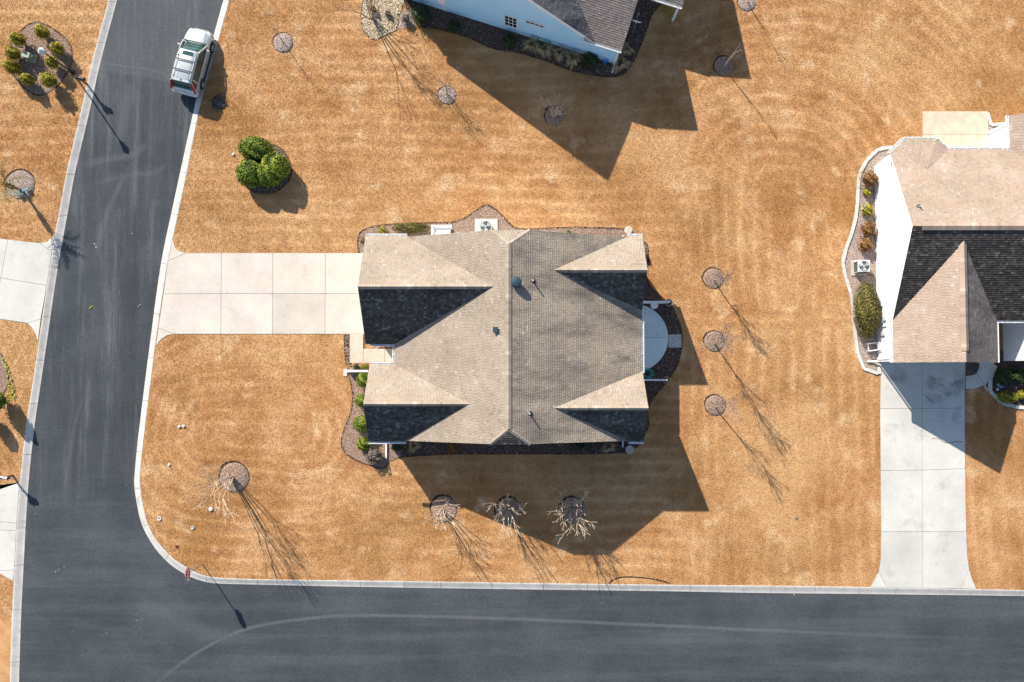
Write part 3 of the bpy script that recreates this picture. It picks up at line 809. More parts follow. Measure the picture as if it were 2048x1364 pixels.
# ------------------------------------------------------------------ roofs and houses
def clip_poly(poly, conv):
    """Sutherland-Hodgman, conv is a counter-clockwise convex polygon"""
    out = poly
    n = len(conv)
    for i in range(n):
        ax, ay = conv[i]; bx, by = conv[(i + 1) % n]
        inp = out; out = []
        if not inp: return []
        def side(p): return (bx - ax) * (p[1] - ay) - (by - ay) * (p[0] - ax)
        for k in range(len(inp)):
            p, q = inp[k - 1], inp[k]
            sp, sq = side(p), side(q)
            if sq >= 0:
                if sp < 0:
                    t = sp / (sp - sq); out.append((p[0] + (q[0] - p[0]) * t, p[1] + (q[1] - p[1]) * t))
                out.append(q)
            elif sp >= 0:
                t = sp / (sp - sq); out.append((p[0] + (q[0] - p[0]) * t, p[1] + (q[1] - p[1]) * t))
    return out

EXPO, TABW = 0.145, 0.185
def roof_face(parent, pts, mat, seed=0, thick=0.13, expo=EXPO, tab=TABW, lift=0.020):
    """pts: convex polygon, counter-clockwise from above, first edge is the eave"""
    P = [Vector(p) for p in pts]
    e = (P[1] - P[0]).normalized()
    nrm = Vector((0, 0, 0))
    for i in range(1, len(P) - 1): nrm += (P[i] - P[0]).cross(P[i + 1] - P[0])
    nrm.normalize()
    if nrm.z < 0: nrm = -nrm
    s = nrm.cross(e).normalized()
    if s.z < 0: s = -s
    e = s.cross(nrm).normalized()
    o = P[0]
    mb = MB(); n = len(P)
    mb.add([p for p in P] + [p - Vector((0, 0, thick)) for p in P], [tuple(range(n)), tuple(range(n, 2 * n))[::-1]] + [(i, n + i, n + (i + 1) % n, (i + 1) % n) for i in range(n)], 1)
    mb.m = [0, 1] + [1] * n
    deck = mb.build("roof_slope", [M['deck'], M['trim']], parent)
    L = [((p - o).dot(e), (p - o).dot(s)) for p in P]
    area = sum(L[i][0] * L[(i + 1) % n][1] - L[(i + 1) % n][0] * L[i][1] for i in range(n))
    conv = L if area > 0 else L[::-1]
    x0 = min(p[0] for p in L); x1 = max(p[0] for p in L); y0 = min(p[1] for p in L); y1 = max(p[1] for p in L)
    rr = random.Random(seed)
    sig = 0.17 if 'algae' in mat.name else 0.15
    sh = MB()
    row = 0; y = y0
    def pt(a, b, h): return o + e * a + s * b + nrm * h
    while y < y1:
        x = x0 - rr.uniform(0, tab) - (tab / 2 if row % 2 else 0)
        yy = y
        while x < x1:
            w = tab * rr.uniform(0.85, 1.15)
            q = clip_poly([(x, yy), (x + w - 0.012, yy), (x + w - 0.012, yy + expo + 0.01), (x, yy + expo + 0.01)], conv)
            if len(q) >= 3:
                rnd = min(1, max(0, rr.gauss(0.5, sig)))
                h = lift * rr.uniform(0.8, 1.25)
                m = len(q)
                top = [pt(a, b, 0.005 + h * (1 - (b - yy) / (expo + 0.01))) for a, b in q]
                bot = [pt(a, b, 0.002) for a, b in q]
                sh.add(top + bot, [tuple(range(m))] + [(i, m + i, m + (i + 1) % m, (i + 1) % m) for i in range(m)], 0, rnd)
            x += w
        y += expo; row += 1
    so = sh.build("shingles", mat, deck); so["kind"] = "stuff"
    return deck

def ridge_cap(parent, p0, p1, mat, w=0.16, drop=0.09, vent=False):
    """overlapping cap shingles bent over a ridge"""
    p0, p1 = Vector(p0), Vector(p1); d = p1 - p0; L = d.length; d.normalize()
    sd = d.cross(Vector((0, 0, 1))).normalized()
    mb = MB(); n = max(1, int(L / 0.2)); rr = random.Random(4)
    z0 = 0.055 if vent else 0.03
    for i in range(n):
        a = p0 + d * (L * i / n); b = p0 + d * (L * (i + 1) / n + 0.01)
        up0 = Vector((0, 0, z0 + 0.012)); up1 = Vector((0, 0, z0))
        dr = Vector((0, 0, drop))
        vs = [a + up0 - sd * w - dr, a + up0, a + up0 + sd * w - dr, b + up1 - sd * w - dr, b + up1, b + up1 + sd * w - dr]
        dn = Vector((0, 0, 0.03))
        vs += [x - dn for x in vs]
        mb.add(vs, [(0, 1, 4, 3), (1, 2, 5, 4), (6, 9, 10, 7), (7, 10, 11, 8), (0, 6, 7, 1), (1, 7, 8, 2), (3, 4, 10, 9), (4, 5, 11, 10), (0, 3, 9, 6), (2, 8, 11, 5)], 0, min(1, max(0, rr.gauss(.5, .22))))
    o = mb.build("ridge_cap", mat, parent); o["kind"] = "stuff"
    return o

def gutter(parent, p0, p1, out, w=0.13, h=0.11, step=0.75):
    """open trough along an eave with hanger straps; out = outward horizontal direction"""
    p0, p1, out = Vector(p0), Vector(p1), Vector(out)
    mb = MB(); t = 0.035
    z = Vector((0, 0, 1))
    c = out * (w / 2)
    mb.bar(p0 + c - z * h, p1 + c - z * h, w, 0.02)
    mb.bar(p0 + out * (w) - z * h / 2, p1 + out * w - z * h / 2, t, h)
    mb.bar(p0 + out * 0.012 - z * h / 2, p1 + out * 0.012 - z * h / 2, 0.02, h)
    d = (p1 - p0); L = d.length; d.normalize()
    for q, s in ((p0, 1), (p1, -1)):
        mb.box(q + c + d * s * 0.015 - z * h / 2, (w if abs(out.x) > .5 else .03, .03 if abs(out.x) > .5 else w, h), 0)
    n = max(1, int(L / step))
    for i in range(n):
        q = p0 + d * (L * (i + 0.5) / n)
        mb.bar(q + out * 0.02 - z * 0.008, q + out * w - z * 0.008, 0.05, 0.014)
    return mb.build("gutter", M['trim'], parent)

def wall_prism(mb, pts, z0=0.0, mi=0):
    """vertical wall quad loop: pts list of (x, y, ztop)"""
    n = len(pts)
    vs = [(p[0], p[1], z0) for p in pts] + [(p[0], p[1], p[2]) for p in pts]
    mb.add(vs, [(i, (i + 1) % n, n + (i + 1) % n, n + i) for i in range(n)], mi)

def window(parent, c, w, h, nrm, panes=(3, 2), mat=None):
    """framed window set proud of a wall; c centre, nrm outward"""
    c, nrm = Vector(c), Vector(nrm).normalized()
    sd = Vector((0, 0, 1)).cross(nrm).normalized(); z = Vector((0, 0, 1))
    mb = MB(); f = 0.08
    for s in (-1, 1):
        mb.bar(c + sd * s * (w / 2) - z * (h / 2 + f / 2) + nrm * 0.03, c + sd * s * (w / 2) + z * (h / 2 + f / 2) + nrm * 0.03, f, 0.06, up=nrm)
        mb.bar(c + z * s * (h / 2) - sd * (w / 2 - f / 2) + nrm * 0.031, c + z * s * (h / 2) + sd * (w / 2 - f / 2) + nrm * 0.031, f, 0.06, up=nrm)
    wd = mb.build("window", M['trim'], parent)
    nx, nz = panes
    g = 0.03
    for i in range(nx):
        for k in range(nz):
            pw = (w - f) / nx - g; ph = (h - f) / nz - g
            q = c + sd * ((i + 0.5) / nx - 0.5) * (w - f) + z * ((k + 0.5) / nz - 0.5) * (h - f) + nrm * 0.015
            m2 = MB(); m2.bar(q - z * ph / 2, q + z * ph / 2, pw, 0.012, up=nrm)
            m2.build("pane", M['glass'], wd)
    m2 = MB()
    for i in range(1, nx): m2.bar(c + sd * (i / nx - 0.5) * (w - f) - z * (h - f) / 2 + nrm * 0.02, c + sd * (i / nx - 0.5) * (w - f) + z * (h - f) / 2 + nrm * 0.02, 0.035, 0.03, up=nrm)
    for k in range(1, nz): m2.bar(c + z * (k / nz - 0.5) * (h - f) - sd * (w - f) / 2 + nrm * 0.022, c + z * (k / nz - 0.5) * (h - f) + sd * (w - f) / 2 + nrm * 0.022, 0.05 if k == nz // 2 else 0.035, 0.03, up=nrm)
    if m2.v: m2.build("glazing_bar", M['trim'], wd)
    return wd

def pipe_vent(parent, u, v, z, h=0.45):
    p = W(u, v, z)
    mb = MB()
    mb.lathe((p.x, p.y, z - 0.05), [(0.17, 0), (0.16, 0.06), (0.06, 0.12)], 12)
    b = mb.build("vent_boot", M['black'], parent)
    mb = MB()
    mb.tube((p.x, p.y, z - 0.1), (p.x, p.y, z + h), 0.045, n=10)
    mb.build("vent_pipe", M['pvc'], b)
    return b

# ---- the house in the middle
mh = empty("tan_roof_house", W(1010, 690))
tag(mh, "single-storey house with tan shingle roof and clipped ridge ends between drive and half-round patio", "house")
MHO = Vector(mh.location)
class Sub:
    pass
def local(root):
    """parts are modelled in world coordinates; undo the root's offset"""
    return root
zi, zo, zr = 3.0, 3.3, 6.15
yN = W(1000, 472, zo).y; yS = W(1000, 883, zo).y
xE = W(1283.5, 650, zi).x; xP = W(789, 708, zi).x; xR = W(1017, 680, zr).x
def zw(x): return zi + (x - xP) / (xR - xP) * (zr - zi)
def ze(x): return zi + (xE - x) / (xE - xR) * (zr - zi)
def xw_of(z): return xP + (z - zi) / (zr - zi) * (xR - xP)
def xe_of(z): return xE - (z - zi) / (zr - zi) * (xE - xR)
zj, dj = 5.66, 0.95
yrN, yrS = yN - 0.05, yS + 0.05
PARTS_MH = []
def keep(o): PARTS_MH.append(o); return o
keep(roof_face(None, [(xP, yrN, zi), (xP, yrS, zi), (xw_of(zj), yrS, zj), (xR, yrS + dj, zr), (xR, yrN - dj, zr), (xw_of(zj), yrN, zj)], M['sh_tan'], 1))
keep(roof_face(None, [(xE, yrS, zi), (xE, yrN, zi), (xe_of(zj), yrN, zj), (xR, yrN - dj, zr), (xR, yrS + dj, zr), (xe_of(zj), yrS, zj)], M['sh_tan_e'], 2))
keep(roof_face(None, [(xe_of(zj), yrN, zj), (xw_of(zj), yrN, zj), (xR, yrN - dj, zr)], M['sh_tan'], 3))
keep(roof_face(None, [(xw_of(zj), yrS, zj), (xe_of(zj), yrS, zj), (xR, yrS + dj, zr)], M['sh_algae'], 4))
# garage wing (north-west)
zg = 5.75
yG = W(850, 573, zg).y; xGw = (W(716, 573, zg).x + W(730.5, 471, zo).x) / 2
yGs = W(750, 688, zi).y; xGj = xw_of(zg)
keep(roof_face(None, [(xw_of(zo) + 0.1, yN, zo), (xGw, yN, zo), (xGw, yG, zg), (xGj, yG, zg)], M['sh_tan'], 5))
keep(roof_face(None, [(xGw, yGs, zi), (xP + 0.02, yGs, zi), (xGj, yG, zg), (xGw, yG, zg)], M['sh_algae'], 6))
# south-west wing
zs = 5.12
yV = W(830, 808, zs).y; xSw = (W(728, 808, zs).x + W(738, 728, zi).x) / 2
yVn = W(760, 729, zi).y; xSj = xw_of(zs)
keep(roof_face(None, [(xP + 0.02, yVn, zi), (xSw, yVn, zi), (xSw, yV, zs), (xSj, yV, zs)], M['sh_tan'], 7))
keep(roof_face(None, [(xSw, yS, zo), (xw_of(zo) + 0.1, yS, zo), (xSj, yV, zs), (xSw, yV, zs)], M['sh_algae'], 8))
# north-east and south-east wings
zn = 5.12
xNj = xe_of(zn)
yA = W(1200, 540, zn).y; yB = W(1200, 816, zn).y
xW2 = xE + 0.03
run = yB - yS
keep(roof_face(None, [(xW2, yN, zo), (xe_of(zo) - 0.1, yN, zo), (xNj, yA, zn), (xW2, yA, zn)], M['sh_tan'], 9))
yAf = yA - run * 1.05
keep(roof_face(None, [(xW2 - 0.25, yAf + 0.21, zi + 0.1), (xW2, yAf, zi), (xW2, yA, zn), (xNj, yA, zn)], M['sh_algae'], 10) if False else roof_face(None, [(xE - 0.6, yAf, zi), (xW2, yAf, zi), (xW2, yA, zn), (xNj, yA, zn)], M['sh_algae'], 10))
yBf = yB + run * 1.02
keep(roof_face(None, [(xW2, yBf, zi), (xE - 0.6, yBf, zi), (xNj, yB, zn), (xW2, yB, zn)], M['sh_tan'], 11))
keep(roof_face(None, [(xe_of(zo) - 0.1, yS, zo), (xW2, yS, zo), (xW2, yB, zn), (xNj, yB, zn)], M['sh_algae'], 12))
keep(ridge_cap(None, (xR, yrN - dj, zr), (xR, yrS + dj, zr), M['sh_tan'], 0.17, 0.07, True))
keep(ridge_cap(None, (xGw, yG, zg), (xGj, yG, zg), M['sh_tan'], 0.15, 0.12))
keep(ridge_cap(None, (xSw, yV, zs), (xSj, yV, zs), M['sh_tan'], 0.15, 0.12))
keep(ridge_cap(None, (xW2, yA, zn), (xNj, yA, zn), M['sh_tan'], 0.15, 0.13))
keep(ridge_cap(None, (xW2, yB, zn), (xNj, yB, zn), M['sh_tan'], 0.15, 0.13))
for s_, a_ in (((xw_of(zj), yrN, zj), (xR, yrN - dj, zr)), ((xe_of(zj), yrN, zj), (xR, yrN - dj, zr)), ((xw_of(zj), yrS, zj), (xR, yrS + dj, zr)), ((xe_of(zj), yrS, zj), (xR, yrS + dj, zr))):
    keep(ridge_cap(None, s_, a_, M['sh_tan'], 0.13, 0.06))
# gutters
gz = 0.02
keep(gutter(None, (xGw + 0.02, yN, zo - gz), (xw_of(zo) + 0.1, yN, zo - gz), (0, 1, 0)))
keep(gutter(None, (xe_of(zo) - 0.1, yN, zo - gz), (xW2, yN, zo - gz), (0, 1, 0)))
keep(gutter(None, (xSw + 0.02, yS, zo - gz), (xw_of(zo) + 0.1, yS, zo - gz), (0, -1, 0)))
keep(gutter(None, (xe_of(zo) - 0.1, yS, zo - gz), (xW2, yS, zo - gz), (0, -1, 0)))
keep(gutter(None, (xE, yAf + 0.1, zi - gz), (xE, yBf - 0.1, zi - gz), (1, 0, 0)))
keep(gutter(None, (xP, yGs - 0.13, zi - gz), (xP, yVn + 0.13, zi - gz), (-1, 0, 0)))
keep(gutter(None, (xGw + 0.3, yGs, zi - gz), (xP, yGs, zi - gz), (0, -1, 0)))
keep(gutter(None, (xSw + 0.02, yVn, zi - gz), (xP, yVn, zi - gz), (0, 1, 0)))
# walls
ov = 0.38
mbw = MB()
wall_prism(mbw, [(xP + ov, yN - ov, zi + .08), (xP + ov, yS + ov, zi + .08), (xE - ov, yS + ov, zi + .08), (xE - ov, yN - ov, zi + .08)])
wall_prism(mbw, [(xGw + ov, yN - ov, zo + .08), (xGw + ov, yG, zg - .25), (xGw + ov, yGs + ov, zi + .08), (xP + ov + .02, yGs + ov, zi + .08), (xP + ov + .02, yN - ov, zo + .08)])
wall_prism(mbw, [(xSw + ov, yVn - ov, zi + .08), (xSw + ov, yV, zs - .25), (xSw + ov, yS + ov + .003, zo + .08), (xP + ov + .02, yS + ov + .003, zo + .08), (xP + ov + .02, yVn - ov, zi + .08)])
for (ya, zaa, yb_) in ((yA, zn, yN - ov), (yB, zn, yS + ov)):
    yo = 2 * ya - yb_
    wall_prism(mbw, [(xE - ov + .004, yb_, zo + .08), (xE - ov + .004, ya, zn - .25), (xE - ov + .004, yo, zi + .08), (xNj + 1, yo, zi + .08), (xNj + 1, yb_, zo + .08)])
for yy, sg in ((yN - ov + .002, -1), (yS + ov - .002, 1)):
    mbw.add([(xP + ov, yy, zi + .05), (xE - ov, yy, zi + .05), (xe_of(zj - .2), yy, zj - .2), (xw_of(zj - .2), yy, zj - .2)], [(0, 1, 2, 3)])
keep(mbw.build("wall", M['siding']))
# garage door with its panels, front door, windows
mbd = MB(); gx = xGw + ov - 0.02; gy = yG - 0.35
mbd.box((gx - 0.0, gy, 1.1), (0.05, 4.9, 2.2))
gd = keep(mbd.build("garage_door", M['trim']))
for r_ in range(4):
    for c_ in range(8):
        m2 = MB(); m2.box((gx - 0.035, gy - 2.14 + c_ * 0.611, 0.29 + r_ * 0.54), (0.03, 0.52, 0.44)); m2.build("door_panel", M['door'], gd)
mbd = MB(); mbd.box((xP + ov - .03, W(780, 711, 0).y, 1.15), (0.05, 0.95, 2.1)); fd = keep(mbd.build("front_door", M['signred'] if False else M['door']))
m2 = MB(); m2.lathe((xP + ov - .09, W(780, 711, 0).y - .36, 1.1), [(0.03, 0), (0.04, 0.03), (0.02, 0.06)], 8); m2.build("handle", M['alu'], fd)
keep(window(None, (xSw + ov - .02, yV, 1.6), 1.7, 1.5, (-1, 0, 0), (4, 2)))
keep(window(None, (xE - ov + .02, yA, 1.6), 1.2, 1.5, (1, 0, 0), (2, 2)))
keep(window(None, (xE - ov + .02, yB, 1.6), 1.2, 1.5, (1, 0, 0), (2, 2)))
keep(window(None, (xR - 2, yN - ov + .02, 1.6), 1.0, 1.4, (0, 1, 0), (2, 2)))
keep(window(None, (xR + 2.5, yS + ov - .02, 1.6), 1.0, 1.4, (0, -1, 0), (2, 2)))
# brick trim of the porch
mbk = MB(); rr = random.Random(8)
for (a, b, y_) in ((xGw + .25, xP + .3, yGs + .02), (W(705, 726, 0).x, xP + .3, yVn - .02)):
    x = a
    while x < b - .2:
        for k in range(3):
            mbk.box((x + .1, y_ + (k - 1) * 0.105, 0.12), (0.195, 0.095, 0.12 + 0.004 * rr.random()), rnd=rr.random())
        x += 0.205
po = keep(mbk.build("brick_course", M['brick'])); po["kind"] = "stuff"
# roof fittings
pf = W(1032, 563, ze(W(1032, 563, 6.3).x) + 0.42)
zf_ = ze(pf.x)
mb = MB(); mb.lathe((pf.x, pf.y, zf_ - 0.12), [(0.21, 0), (0.21, 0.36), (0.32, 0.37), (0.325, 0.44), (0.27, 0.50), (0.12, 0.53), (0.02, 0.535)], 24)
fan = keep(mb.build("roof_fan", M['vent'], None))
mb = MB(); mb.box((pf.x, pf.y, zf_ + 0.02), (0.52, 0.52, 0.02), rot=Matrix.Rotation(math.atan2(zr - zi, xE - xR), 3, 'Y')); mb.build("flashing", M['vent'], fan)
keep(pipe_vent(None, 1066, 562, ze(W(1066, 562, 6.0).x)))
keep(pipe_vent(None, 1059, 827, ze(W(1059, 827, 6.0).x)))
pq = W(991, 659, 6.05)
mb = MB(); mb.box((pq.x, pq.y, zw(pq.x) + .10), (0.24, 0.24, 0.2)); mb.box((pq.x, pq.y, zw(pq.x) + .2), (0.32, 0.32, 0.03))
keep(mb.build("box_vent", M['vent'], None))
# downspouts running out over the lawn edge
def downspout(p, out, ztop, length):
    p, out = Vector(p), Vector(out)
    mb = MB()
    a = Vector((p.x, p.y, ztop)) + out * 0.05; b = a - out * 0.3 - Vector((0, 0, 0.35)); c = Vector((b.x, b.y, 0.35)); d = c + out * 0.35 - Vector((0, 0, 0.22)); e = d + out * length
    for q, r in ((a, b), (b, c), (c, d), (d, e)): mb.bar(q, r, 0.085, 0.065)
    return mb.build("downspout", M['trim'])
keep(downspout((W(773, 886, 0).x, yS, 0), (0, -1, 0), zo - .12, 1.3))
keep(downspout((W(1245, 886, 0).x, yS, 0), (0, -1, 0), zo - .12, 0.55))
keep(downspout((W(1245, 470, 0).x, yN, 0), (0, 1, 0), zo - .12, 0.5))
for o in PARTS_MH:
    o.parent = mh; o.matrix_parent_inverse = mh.matrix_world.inverted() if False else Matrix.Translation(-MHO)
EXCL.append([(xGw, yN), (xE, yN), (xE, yS), (xSw, yS), (xSw, yVn), (xP, yVn), (xP, yGs), (xGw, yGs)])
def adopt(root, parts):
    """parent parts modelled in world space to a root standing at its base"""
    bpy.context.view_layer.update()
    inv = root.matrix_world.inverted()
    for o in parts:
        o.parent = root; o.matrix_parent_inverse = inv

# ---- the house on the right
rh = empty("white_house", W(1880, 520))
tag(rh, "white-sided house with tan and dark shingle roof standing at the right edge", "house")
PR = []
e0 = 3.0; zR = 5.8
yRr = W(1900, 452, zR).y
yRs = W(1900, 641, e0).y; yRn = W(1960, 299, e0).y
xRw = W(1785, 640, e0).x + 0.0
xwall = W(1753, 600, 0).x
xFar = W(2048, 600, 0).x + 9
PR.append(roof_face(None, [(xRw, yRs, e0), (xFar, yRs, e0), (xFar, yRr, zR), (xRw, yRr, zR)], M['sh_algae2'], 21))
pN = (zR - e0) / (yRn - yRr)
def zn_(y): return zR - (y - yRr) * pN
yBayL = W(1783, 307, e0).y; b1 = W(1808, 278, e0); b2 = W(1873, 278, e0); b3 = W(1897, 299, e0)
xb0 = W(1783, 305, e0).x
zc_ = zn_(yBayL)
PR.append(roof_face(None, [(xFar, yRn, e0), (b3.x - 0.0, yRn, e0), (xRw, yRn - 0.35, zn_(yRn - 0.35)), (xRw, yRr, zR), (xFar, yRr, zR)], M['sh_pink'], 22))
ap = W(1856, 336, 3.85)
ap.z = zn_(ap.y) + 0.03
a0 = Vector((xRw, yBayL - 0.02, zn_(yBayL - .02) + 0.02))
a0 = Vector((xRw, W(1783, 307, e0).y, e0))
PR.append(roof_face(None, [b1, a0, ap], M['sh_pink'], 23))
PR.append(roof_face(None, [b2, b1, ap], M['sh_pink'], 24))
PR.append(roof_face(None, [b3, b2, ap], M['sh_pink'], 25))
# garage wing running south
zG2 = 5.35
xg0 = W(1785.5, 680, e0).x; xg1 = W(1994, 690, e0).x; xgr = (xg0 + xg1) / 2
yg = W(1880, 725, e0).y; ygj = yRs + (zG2 - e0) / (zR - e0) * (yRr - yRs)
PR.append(roof_face(None, [(xg0, yRs - .0, e0), (xg0, yg, e0), (xgr, yg, zG2), (xgr, ygj, zG2)], M['sh_pink'], 26))
PR.append(roof_face(None, [(xg1, yg, e0), (xg1, yRs, e0), (xgr, ygj, zG2), (xgr, yg, zG2)], M['sh_grey'], 27))
# north wing at the picture edge and the wing beside the entry
xnw = W(2018, 260, e0).x; ynw = W(2030, 231, e0).y
xnr = xnw + 4.2
PR.append(roof_face(None, [(xnw, ynw, e0), (xnw, yRn - 1.5, e0), (xnr, yRr + 1.6, 5.1), (xnr, ynw, 5.1)], M['sh_pink'], 28))
PR.append(roof_face(None, [(xnr + 4.2, yRn - 1.5, e0), (xnr + 4.2, ynw, e0), (xnr, ynw, 5.1), (xnr, yRr + 1.6, 5.1)], M['sh_grey'], 29))
xew = W(2006, 690, 0).x; yew0 = W(2010, 643, 0).y + 0.5; yew1 = W(2010, 722, 0).y
PR.append(roof_face(None, [(xew - .4, yRs + 1.0, 3.4), (xew - .4, yew1 - .3, 3.4), (xew + 3.2, yew1 - .3, 5.4), (xew + 3.2, yRs + 1.0, 5.4)], M['sh_pink'], 30))
PR.append(ridge_cap(None, (xRw + 0.6, yRr, zR), (xFar, yRr, zR), M['sh_pink'], 0.24, 0.11, True))
PR.append(ridge_cap(None, (xgr, ygj + .2, zG2), (xgr, yg + 0.7, zG2), M['sh_pink'], 0.24, 0.15, True))
PR.append(gutter(None, (xg0, yRs, e0 - gz), (xg0, yg, e0 - gz), (-1, 0, 0)))
PR.append(gutter(None, (xg1, yRs - .15, e0 - gz), (xg1, yg, e0 - gz), (1, 0, 0)))
PR.append(gutter(None, (xg1, yRs, e0 - gz), (xFar, yRs, e0 - gz), (0, -1, 0)))
PR.append(gutter(None, (b3.x, yRn, e0 - gz), (xnw, yRn, e0 - gz), (0, 1, 0)))
PR.append(gutter(None, (xnw, yRn, e0 - gz), (xnw, ynw, e0 - gz), (-1, 0, 0)))
for q, r_ in ((a0, b1), (b1, b2), (b2, b3)):
    d_ = (r_ - q).normalized(); PR.append(gutter(None, (q.x, q.y, e0 - gz), (r_.x, r_.y, e0 - gz), (-d_.y, d_.x, 0)))
mbw = MB()
wall_prism(mbw, [(xwall, yg + .3, e0 - .1), (xg1 - .4, yg + .3, e0 - .1), (xg1 - .4, yRs + .4, e0 - .1), (xFar, yRs + .4, e0 - .1), (xFar, yRn - .4, e0 - .1), (b3.x - .2, yRn - .4, e0 - .1), (b2.x - .1, b2.y - .45, e0 - .1), (b1.x + .1, b1.y - .45, e0 - .1), (xwall, a0.y - .1, e0 - .1), (xwall, yRr, zR - .12), (xwall, yRs, e0 + .02), (xwall, yRs - .02, e0 - .1)])
mbw.add([(xg0 + .3, yg + .302, e0 - .1), (xg1 - .4, yg + .302, e0 - .1), (xgr, yg + .302, zG2 - .2)], [(0, 1, 2)])
ynb = W(1976, 267, 0).y; xnb = W(1976, 280, 0).x
wall_prism(mbw, [(xnb, ynb, e0 - .05), (xnb, yRn - .5, e0 - .05), (xnr + 4, yRn - .5, e0 - .05), (xnr + 4, ynb, e0 - .05)])
wall_prism(mbw, [(xew, yew1, 3.3), (xew + 3.2, yew1, 5.2), (xew + 3.2, yRs + .4, 5.2), (xew, yRs + .4, 3.3)])
PR.append(mbw.build("wall", M['siding']))
mb = MB(); mb.box(((xwall + xg1 - .4) / 2, yg + .27, 1.15), (4.9, 0.05, 2.3)); gd = mb.build("garage_door", M['trim']); PR.append(gd)
for r_ in range(4):
    for c_ in range(8):
        m2 = MB(); m2.box(((xwall + xg1 - .4) / 2 - 2.14 + c_ * .611, yg + .235, .3 + r_ * .55), (0.52, 0.03, 0.44)); m2.build("door_panel", M['door'], gd)
# corner trim boards of the white walls
mb = MB(); mb.bar((xwall - .01, yg + .29, 0), (xwall - .01, yg + .29, e0 - .1), 0.12, 0.12); PR.append(mb.build("corner_board", M['trim']))
mb = MB(); mb.bar((xnb - .01, ynb + .01, 0), (xnb - .01, ynb + .01, e0 - .06), 0.13, 0.13); PR.append(mb.build("corner_board", M['trim']))
# meter boxes and pipes on the long wall
for v_, z_, s_ in ((612, .8, .18), (640, 1.2, .22), (668, 1.0, .3), (676, .5, .2)):
    mb = MB(); p = W(1762, v_, 0); mb.box((xwall - .06, p.y, z_), (0.12, s_, s_ * 1.3)); PR.append(mb.build("meter_box", M['ac']))
mb = MB(); mb.tube((xwall - .05, W(1762, 655, 0).y, 0.1), (xwall - .05, W(1762, 655, 0).y, 1.4), 0.03)
PR.append(mb.build("conduit", M['ac']))
PR.append(downspout((xg0 + .02, yg + .12, 0), (-1, 0, 0), e0 - .12, 0.3))
PR.append(pipe_vent(None, 1838, 414, zn_(W(1838, 414, 5.2).y), 0.3))
adopt(rh, PR)
EXCL.append([(xwall, yg), (xg1, yg), (xg1, yRs), (xFar, yRs), (xFar, yRn), (b3.x, yRn), (b2.x, b2.y - .3), (b1.x, b1.y - .3), (xwall, a0.y)])
EXCL.append([(xnb, ynb), (xFar, ynb), (xFar, yRn), (xnb, yRn)])

# ---- the house at the top, turned a little
O2 = W(1227.5, 127); O2w = W(821.6, 0)
ux = (O2 - O2w).normalized(); vy = Vector((-ux.y, ux.x, 0))
def T(a, b, z): 
    p = O2 + ux * a + vy * b
    return (p.x, p.y, z)
th = empty("pale_gable_house", O2, math.atan2(ux.y, ux.x))
tag(th, "pale gabled house with brown-grey shingle roof cut off by the top edge", "house")
PT = []
ar, zt = -7.7, 7.25
ae = -1.62; aw = -14.9; e1 = 3.0
pe = (zt - e1) / (ae - ar); pw = (zt - e1) / (ar - aw)
sov = -0.32                                    # south overhang of the rake
PT.append(roof_face(None, [T(ae, sov, e1), T(ae, 19, e1), T(ar, 19, zt), T(ar, sov, zt)], M['sh_top'], 41))
PT.append(roof_face(None, [T(aw, 19, e1), T(aw, sov, e1), T(ar, sov, zt), T(ar, 19, zt)], M['sh_top2'], 42))
zs2 = 5.0; bs = 2.45
aj = ar + (zt - zs2) / pe
PT.append(roof_face(None, [T(-2.35, -0.28, 3.0), T(0.22, -0.28, 3.0), T(0.22, bs, zs2), T(aj, bs, zs2)], M['sh_top2'], 43))
PT.append(roof_face(None, [T(0.22, 2 * bs + .28, 3.0), T(ae - .3, 2 * bs + .28, 3.0), T(aj, bs, zs2), T(0.22, bs, zs2)], M['sh_top2'], 44))
PT.append(roof_face(None, [T(-4.5, 3.9, 2.6), T(3.15, 3.9, 2.6), T(3.15, 6.6, 4.6), T(-4.5, 6.6, 4.6)], M['sh_top2'], 45))
PT.append(roof_face(None, [T(3.15, 9.3, 2.6), T(-4.5, 9.3, 2.6), T(-4.5, 6.6, 4.6), T(3.15, 6.6, 4.6)], M['sh_top2'], 46))
gd_ = -vy
PT.append(gutter(None, T(-2.35, -0.28, 2.98), T(0.22, -0.28, 2.98), tuple(gd_)))
PT.append(gutter(None, T(0.3, 3.9, 2.58), T(3.15, 3.9, 2.58), tuple(gd_)))
mbw = MB()
wall_prism(mbw, [T(-15.2, 0, e1 - .1), T(0, 0, e1 - .1), T(0, 18.6, e1 - .1), T(-15.2, 18.6, e1 - .1)])
mbw.add([T(aw + .25, 0.003, e1 - .12), T(ae - .1, 0.003, e1 - .12), T(ar, 0.003, zt - .12)], [(0, 1, 2)])
mbw.add([T(0.004, 0, e1 - .1), T(0.004, 2 * bs, e1 - .1), T(0.004, bs, zs2 - .15)], [(0, 1, 2)])
PT.append(mbw.build("wall", M['siding_blue']))
mb = MB()
mb.bar(T(ar, sov - .02, zt - .06), T(-2.35, sov - .02, zt - .06 - pe * (-2.35 - ar)), 0.04, 0.2)
mb.bar(T(ar, sov - .02, zt - .06), T(aw, sov - .02, e1 - .06), 0.04, 0.2)
PT.append(mb.build("rake_board", M['trim']))
for _a, _b in ((2.95, 4.1), (2.95, 6.6), (2.95, 9.1)):
    mb = MB(); mb.bar(T(_a, _b, 0), T(_a, _b, 2.55), 0.14, 0.14); PT.append(mb.build("porch_post", M['trim']))
mb = MB(); mb.bar(T(0.03, -.03, 0), T(0.03, -.03, 2.9), 0.14, 0.14); PT.append(mb.build("corner_board", M['trim']))
